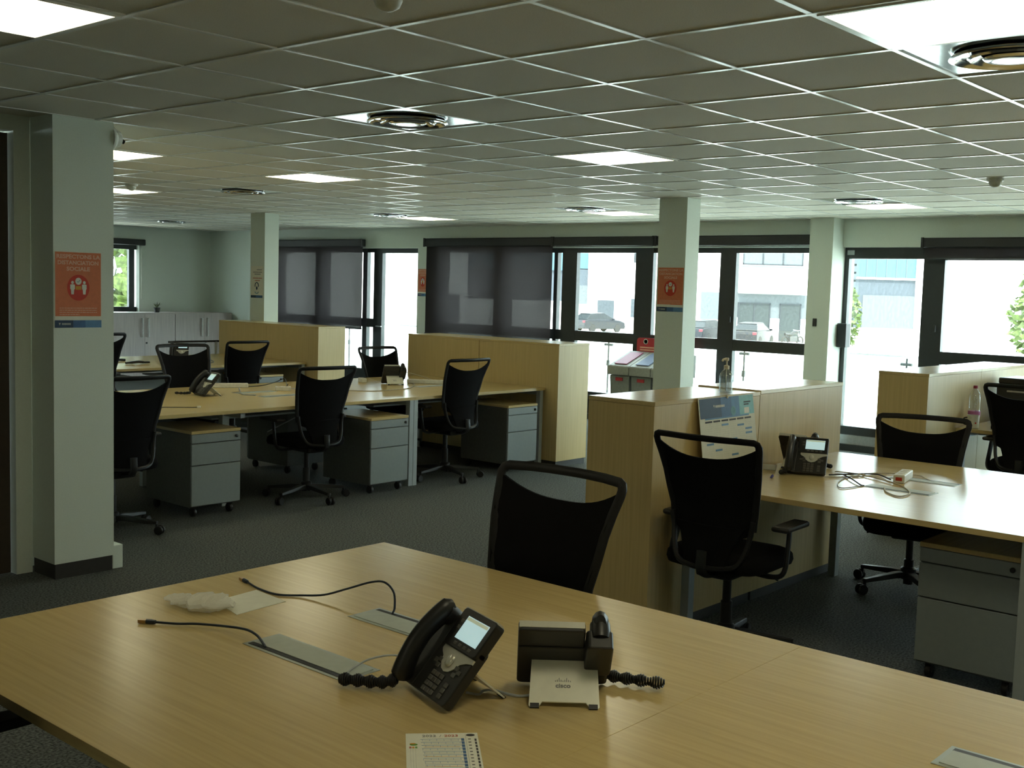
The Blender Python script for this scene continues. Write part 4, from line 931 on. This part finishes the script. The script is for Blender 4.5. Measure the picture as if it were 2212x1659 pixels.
def car(label, l, D, head, m='car_dark', ln=4.3, hh=1.45):
    t = thing('car', label, 'car', ext(l, D), RZ+math.radians(head), 'cars parked in the yard')
    prof = [(-2.12, .35), (-2.10, .75), (-2.02, .93), (-1.55, 1.0), (-.9, 1.02), (.95, .98), (1.6, .90), (2.05, .75), (2.13, .45), (2.08, .25), (-2.05, .25)]
    MB().prism([(x*ln/4.25, z) for x, z in prof], 1, -.86, .86).build('body', m, t, bevel=.06)
    vs = []
    for (x, z, w_) in ((-1.85, .98, .78), (-1.35, 1.40, .60), (.15, hh, .60), (1.15, .97, .78)): vs += [(x, -w_, z), (x, w_, z)]
    MB().poly(vs, [(0, 1, 3, 2), (2, 3, 5, 4), (4, 5, 7, 6), (0, 2, 4, 6), (1, 7, 5, 3), (0, 6, 7, 1)]).build('cabin', 'car_glass', t, bevel=.03)
    MB().poly([(-1.38, -.60, 1.405), (-1.38, .60, 1.405), (.18, .60, hh+.01), (.18, -.60, hh+.01), (-1.3, -.57, 1.43), (-1.3, .57, 1.43), (.1, .57, hh+.04), (.1, -.57, hh+.04)], [(0, 1, 2, 3), (4, 7, 6, 5), (0, 3, 7, 4), (1, 5, 6, 2), (0, 4, 5, 1), (3, 2, 6, 7)]).build('roof', m, t)
    for sx in (-1.3, 1.32):
        for sy in (-1, 1):
            w_ = MB().lathe([(.20, -.1), (.30, -.1), (.32, -.07), (.32, .07), (.30, .1), (.20, .1)], 20).xf(Matrix.Translation((sx, sy*.78, .32)) @ Matrix.Rotation(PI/2, 4, 'X')).build('wheel', 'tyre', t, True)
            MB().lathe([(.002, -.09), (.2, -.09), (.2, .09), (.002, .09)], 16).xf(Matrix.Translation((sx, sy*.785, .32)) @ Matrix.Rotation(PI/2, 4, 'X')).build('rim', 'hub', w_, True)
    for sy in (-1, 1):
        MB().box(-2.14, -1.95, sy*.70-.13, sy*.70+.13, .72, .90).build('tail_lamp', 'tail_red', t, bevel=.03); MB().box(1.98, 2.12, sy*.65-.16, sy*.65+.16, .62, .74).build('headlamp', 'facade_white', t, bevel=.03)
        MB().box(.72, .86, sy*.95-.09, sy*.95+.09, .95, 1.08).build('mirror', m, t, bevel=.02)
    MB().box(-2.16, -2.0, -.8, .8, .3, .5).build('rear_bumper', m, t, bevel=.03)
car('dark car parked by the grey garage door', 6.6, 89, 38, 'car_silver')
car('dark car parked before the ground floor office window', 15.4, 73, 62)
car('dark car partly hidden behind the window frame', 13.0, 76, 50)
t = thing('motorcycle', 'black motorcycle parked by the office door', 'motorcycle', ext(18.2, 74), RZ+math.radians(30), None)
for x in (-.65, .65):
    w_ = MB().tube([(x+.27*math.cos(a), 0, .31+.27*math.sin(a)) for a in [2*PI*k/20 for k in range(20)]], .05, 8, closed=True).build('wheel', 'tyre', t, True); MB().tube([(x, -.06, .31), (x, .06, .31)], .06, 8).build('axle', 'hub', w_, True)
MB().tube(spline([(-.7, 0, .75), (-.2, 0, .72), (.1, 0, .88), (.45, 0, .85)], 4), [.09]*4+[.12]*8+[.07], 8).build('tank_and_seat', 'phone_black', t, True); MB().box(-.35, .30, -.14, .14, .25, .62).build('engine', 'hub', t, bevel=.06)
MB().tube([(.65, 0, .31), (.42, 0, .95)], .04, 8).build('fork', 'steel', t, True); MB().tube([(.38, -.36, 1.02), (.42, 0, .97), (.38, .36, 1.02)], .02, 8).build('handlebar', 'steel', t, True)
def tree(label, loc, h, r, n=420, trunk=.10, name='garden_tree', seed=1):
    rn = random.Random(seed); t = thing(name, label, 'tree', loc, 0, 'trees outside')
    MB().tube(spline([(0, 0, 0), (.03, .02, h*.3), (-.03, 0, h*.6), (0, 0, h*.9)], 4), [trunk*(1-.07*k) for k in range(13)], 8).build('trunk', 'bark', t, True)
    m = MB()
    for k in range(n):
        a = rn.random()*2*PI; q = rn.random()**.5; zz = rn.random(); rad = r*q*math.sin(PI*(.12+.85*zz))**.7
        c = Vector((rad*math.cos(a), rad*math.sin(a), h*(.22+.80*zz))); s = h*.045*(.7+.6*rn.random())
        d1 = Vector((rn.uniform(-1, 1), rn.uniform(-1, 1), rn.uniform(-.6, .6))).normalized(); d2 = d1.orthogonal().normalized(); d2.rotate(Matrix.Rotation(rn.random()*6.28, 3, d1))
        m.poly([c-d1*s, c+d2*s*.55, c+d1*s, c-d2*s*.55], [(0, 1, 2, 3)])
    o = m.build('foliage', 'leaf', t); o['kind'] = 'stuff'
tree('slender young tree beyond the terrace door', ext(17.75, 60), 3.6, .55, 420, seed=2)
tree('leafy tree seen at the edge beyond the right window', ext(20.9, 45), 4.6, 1.3, 700, seed=3)
tree('broad green tree beyond the small far window', (19, 35, -1.55), 9, 3.3, 1100, .2, seed=5)
tree('tall green tree standing apart beyond the far wall', (11, 39, -1.55), 10, 3.2, 900, .2, seed=6)
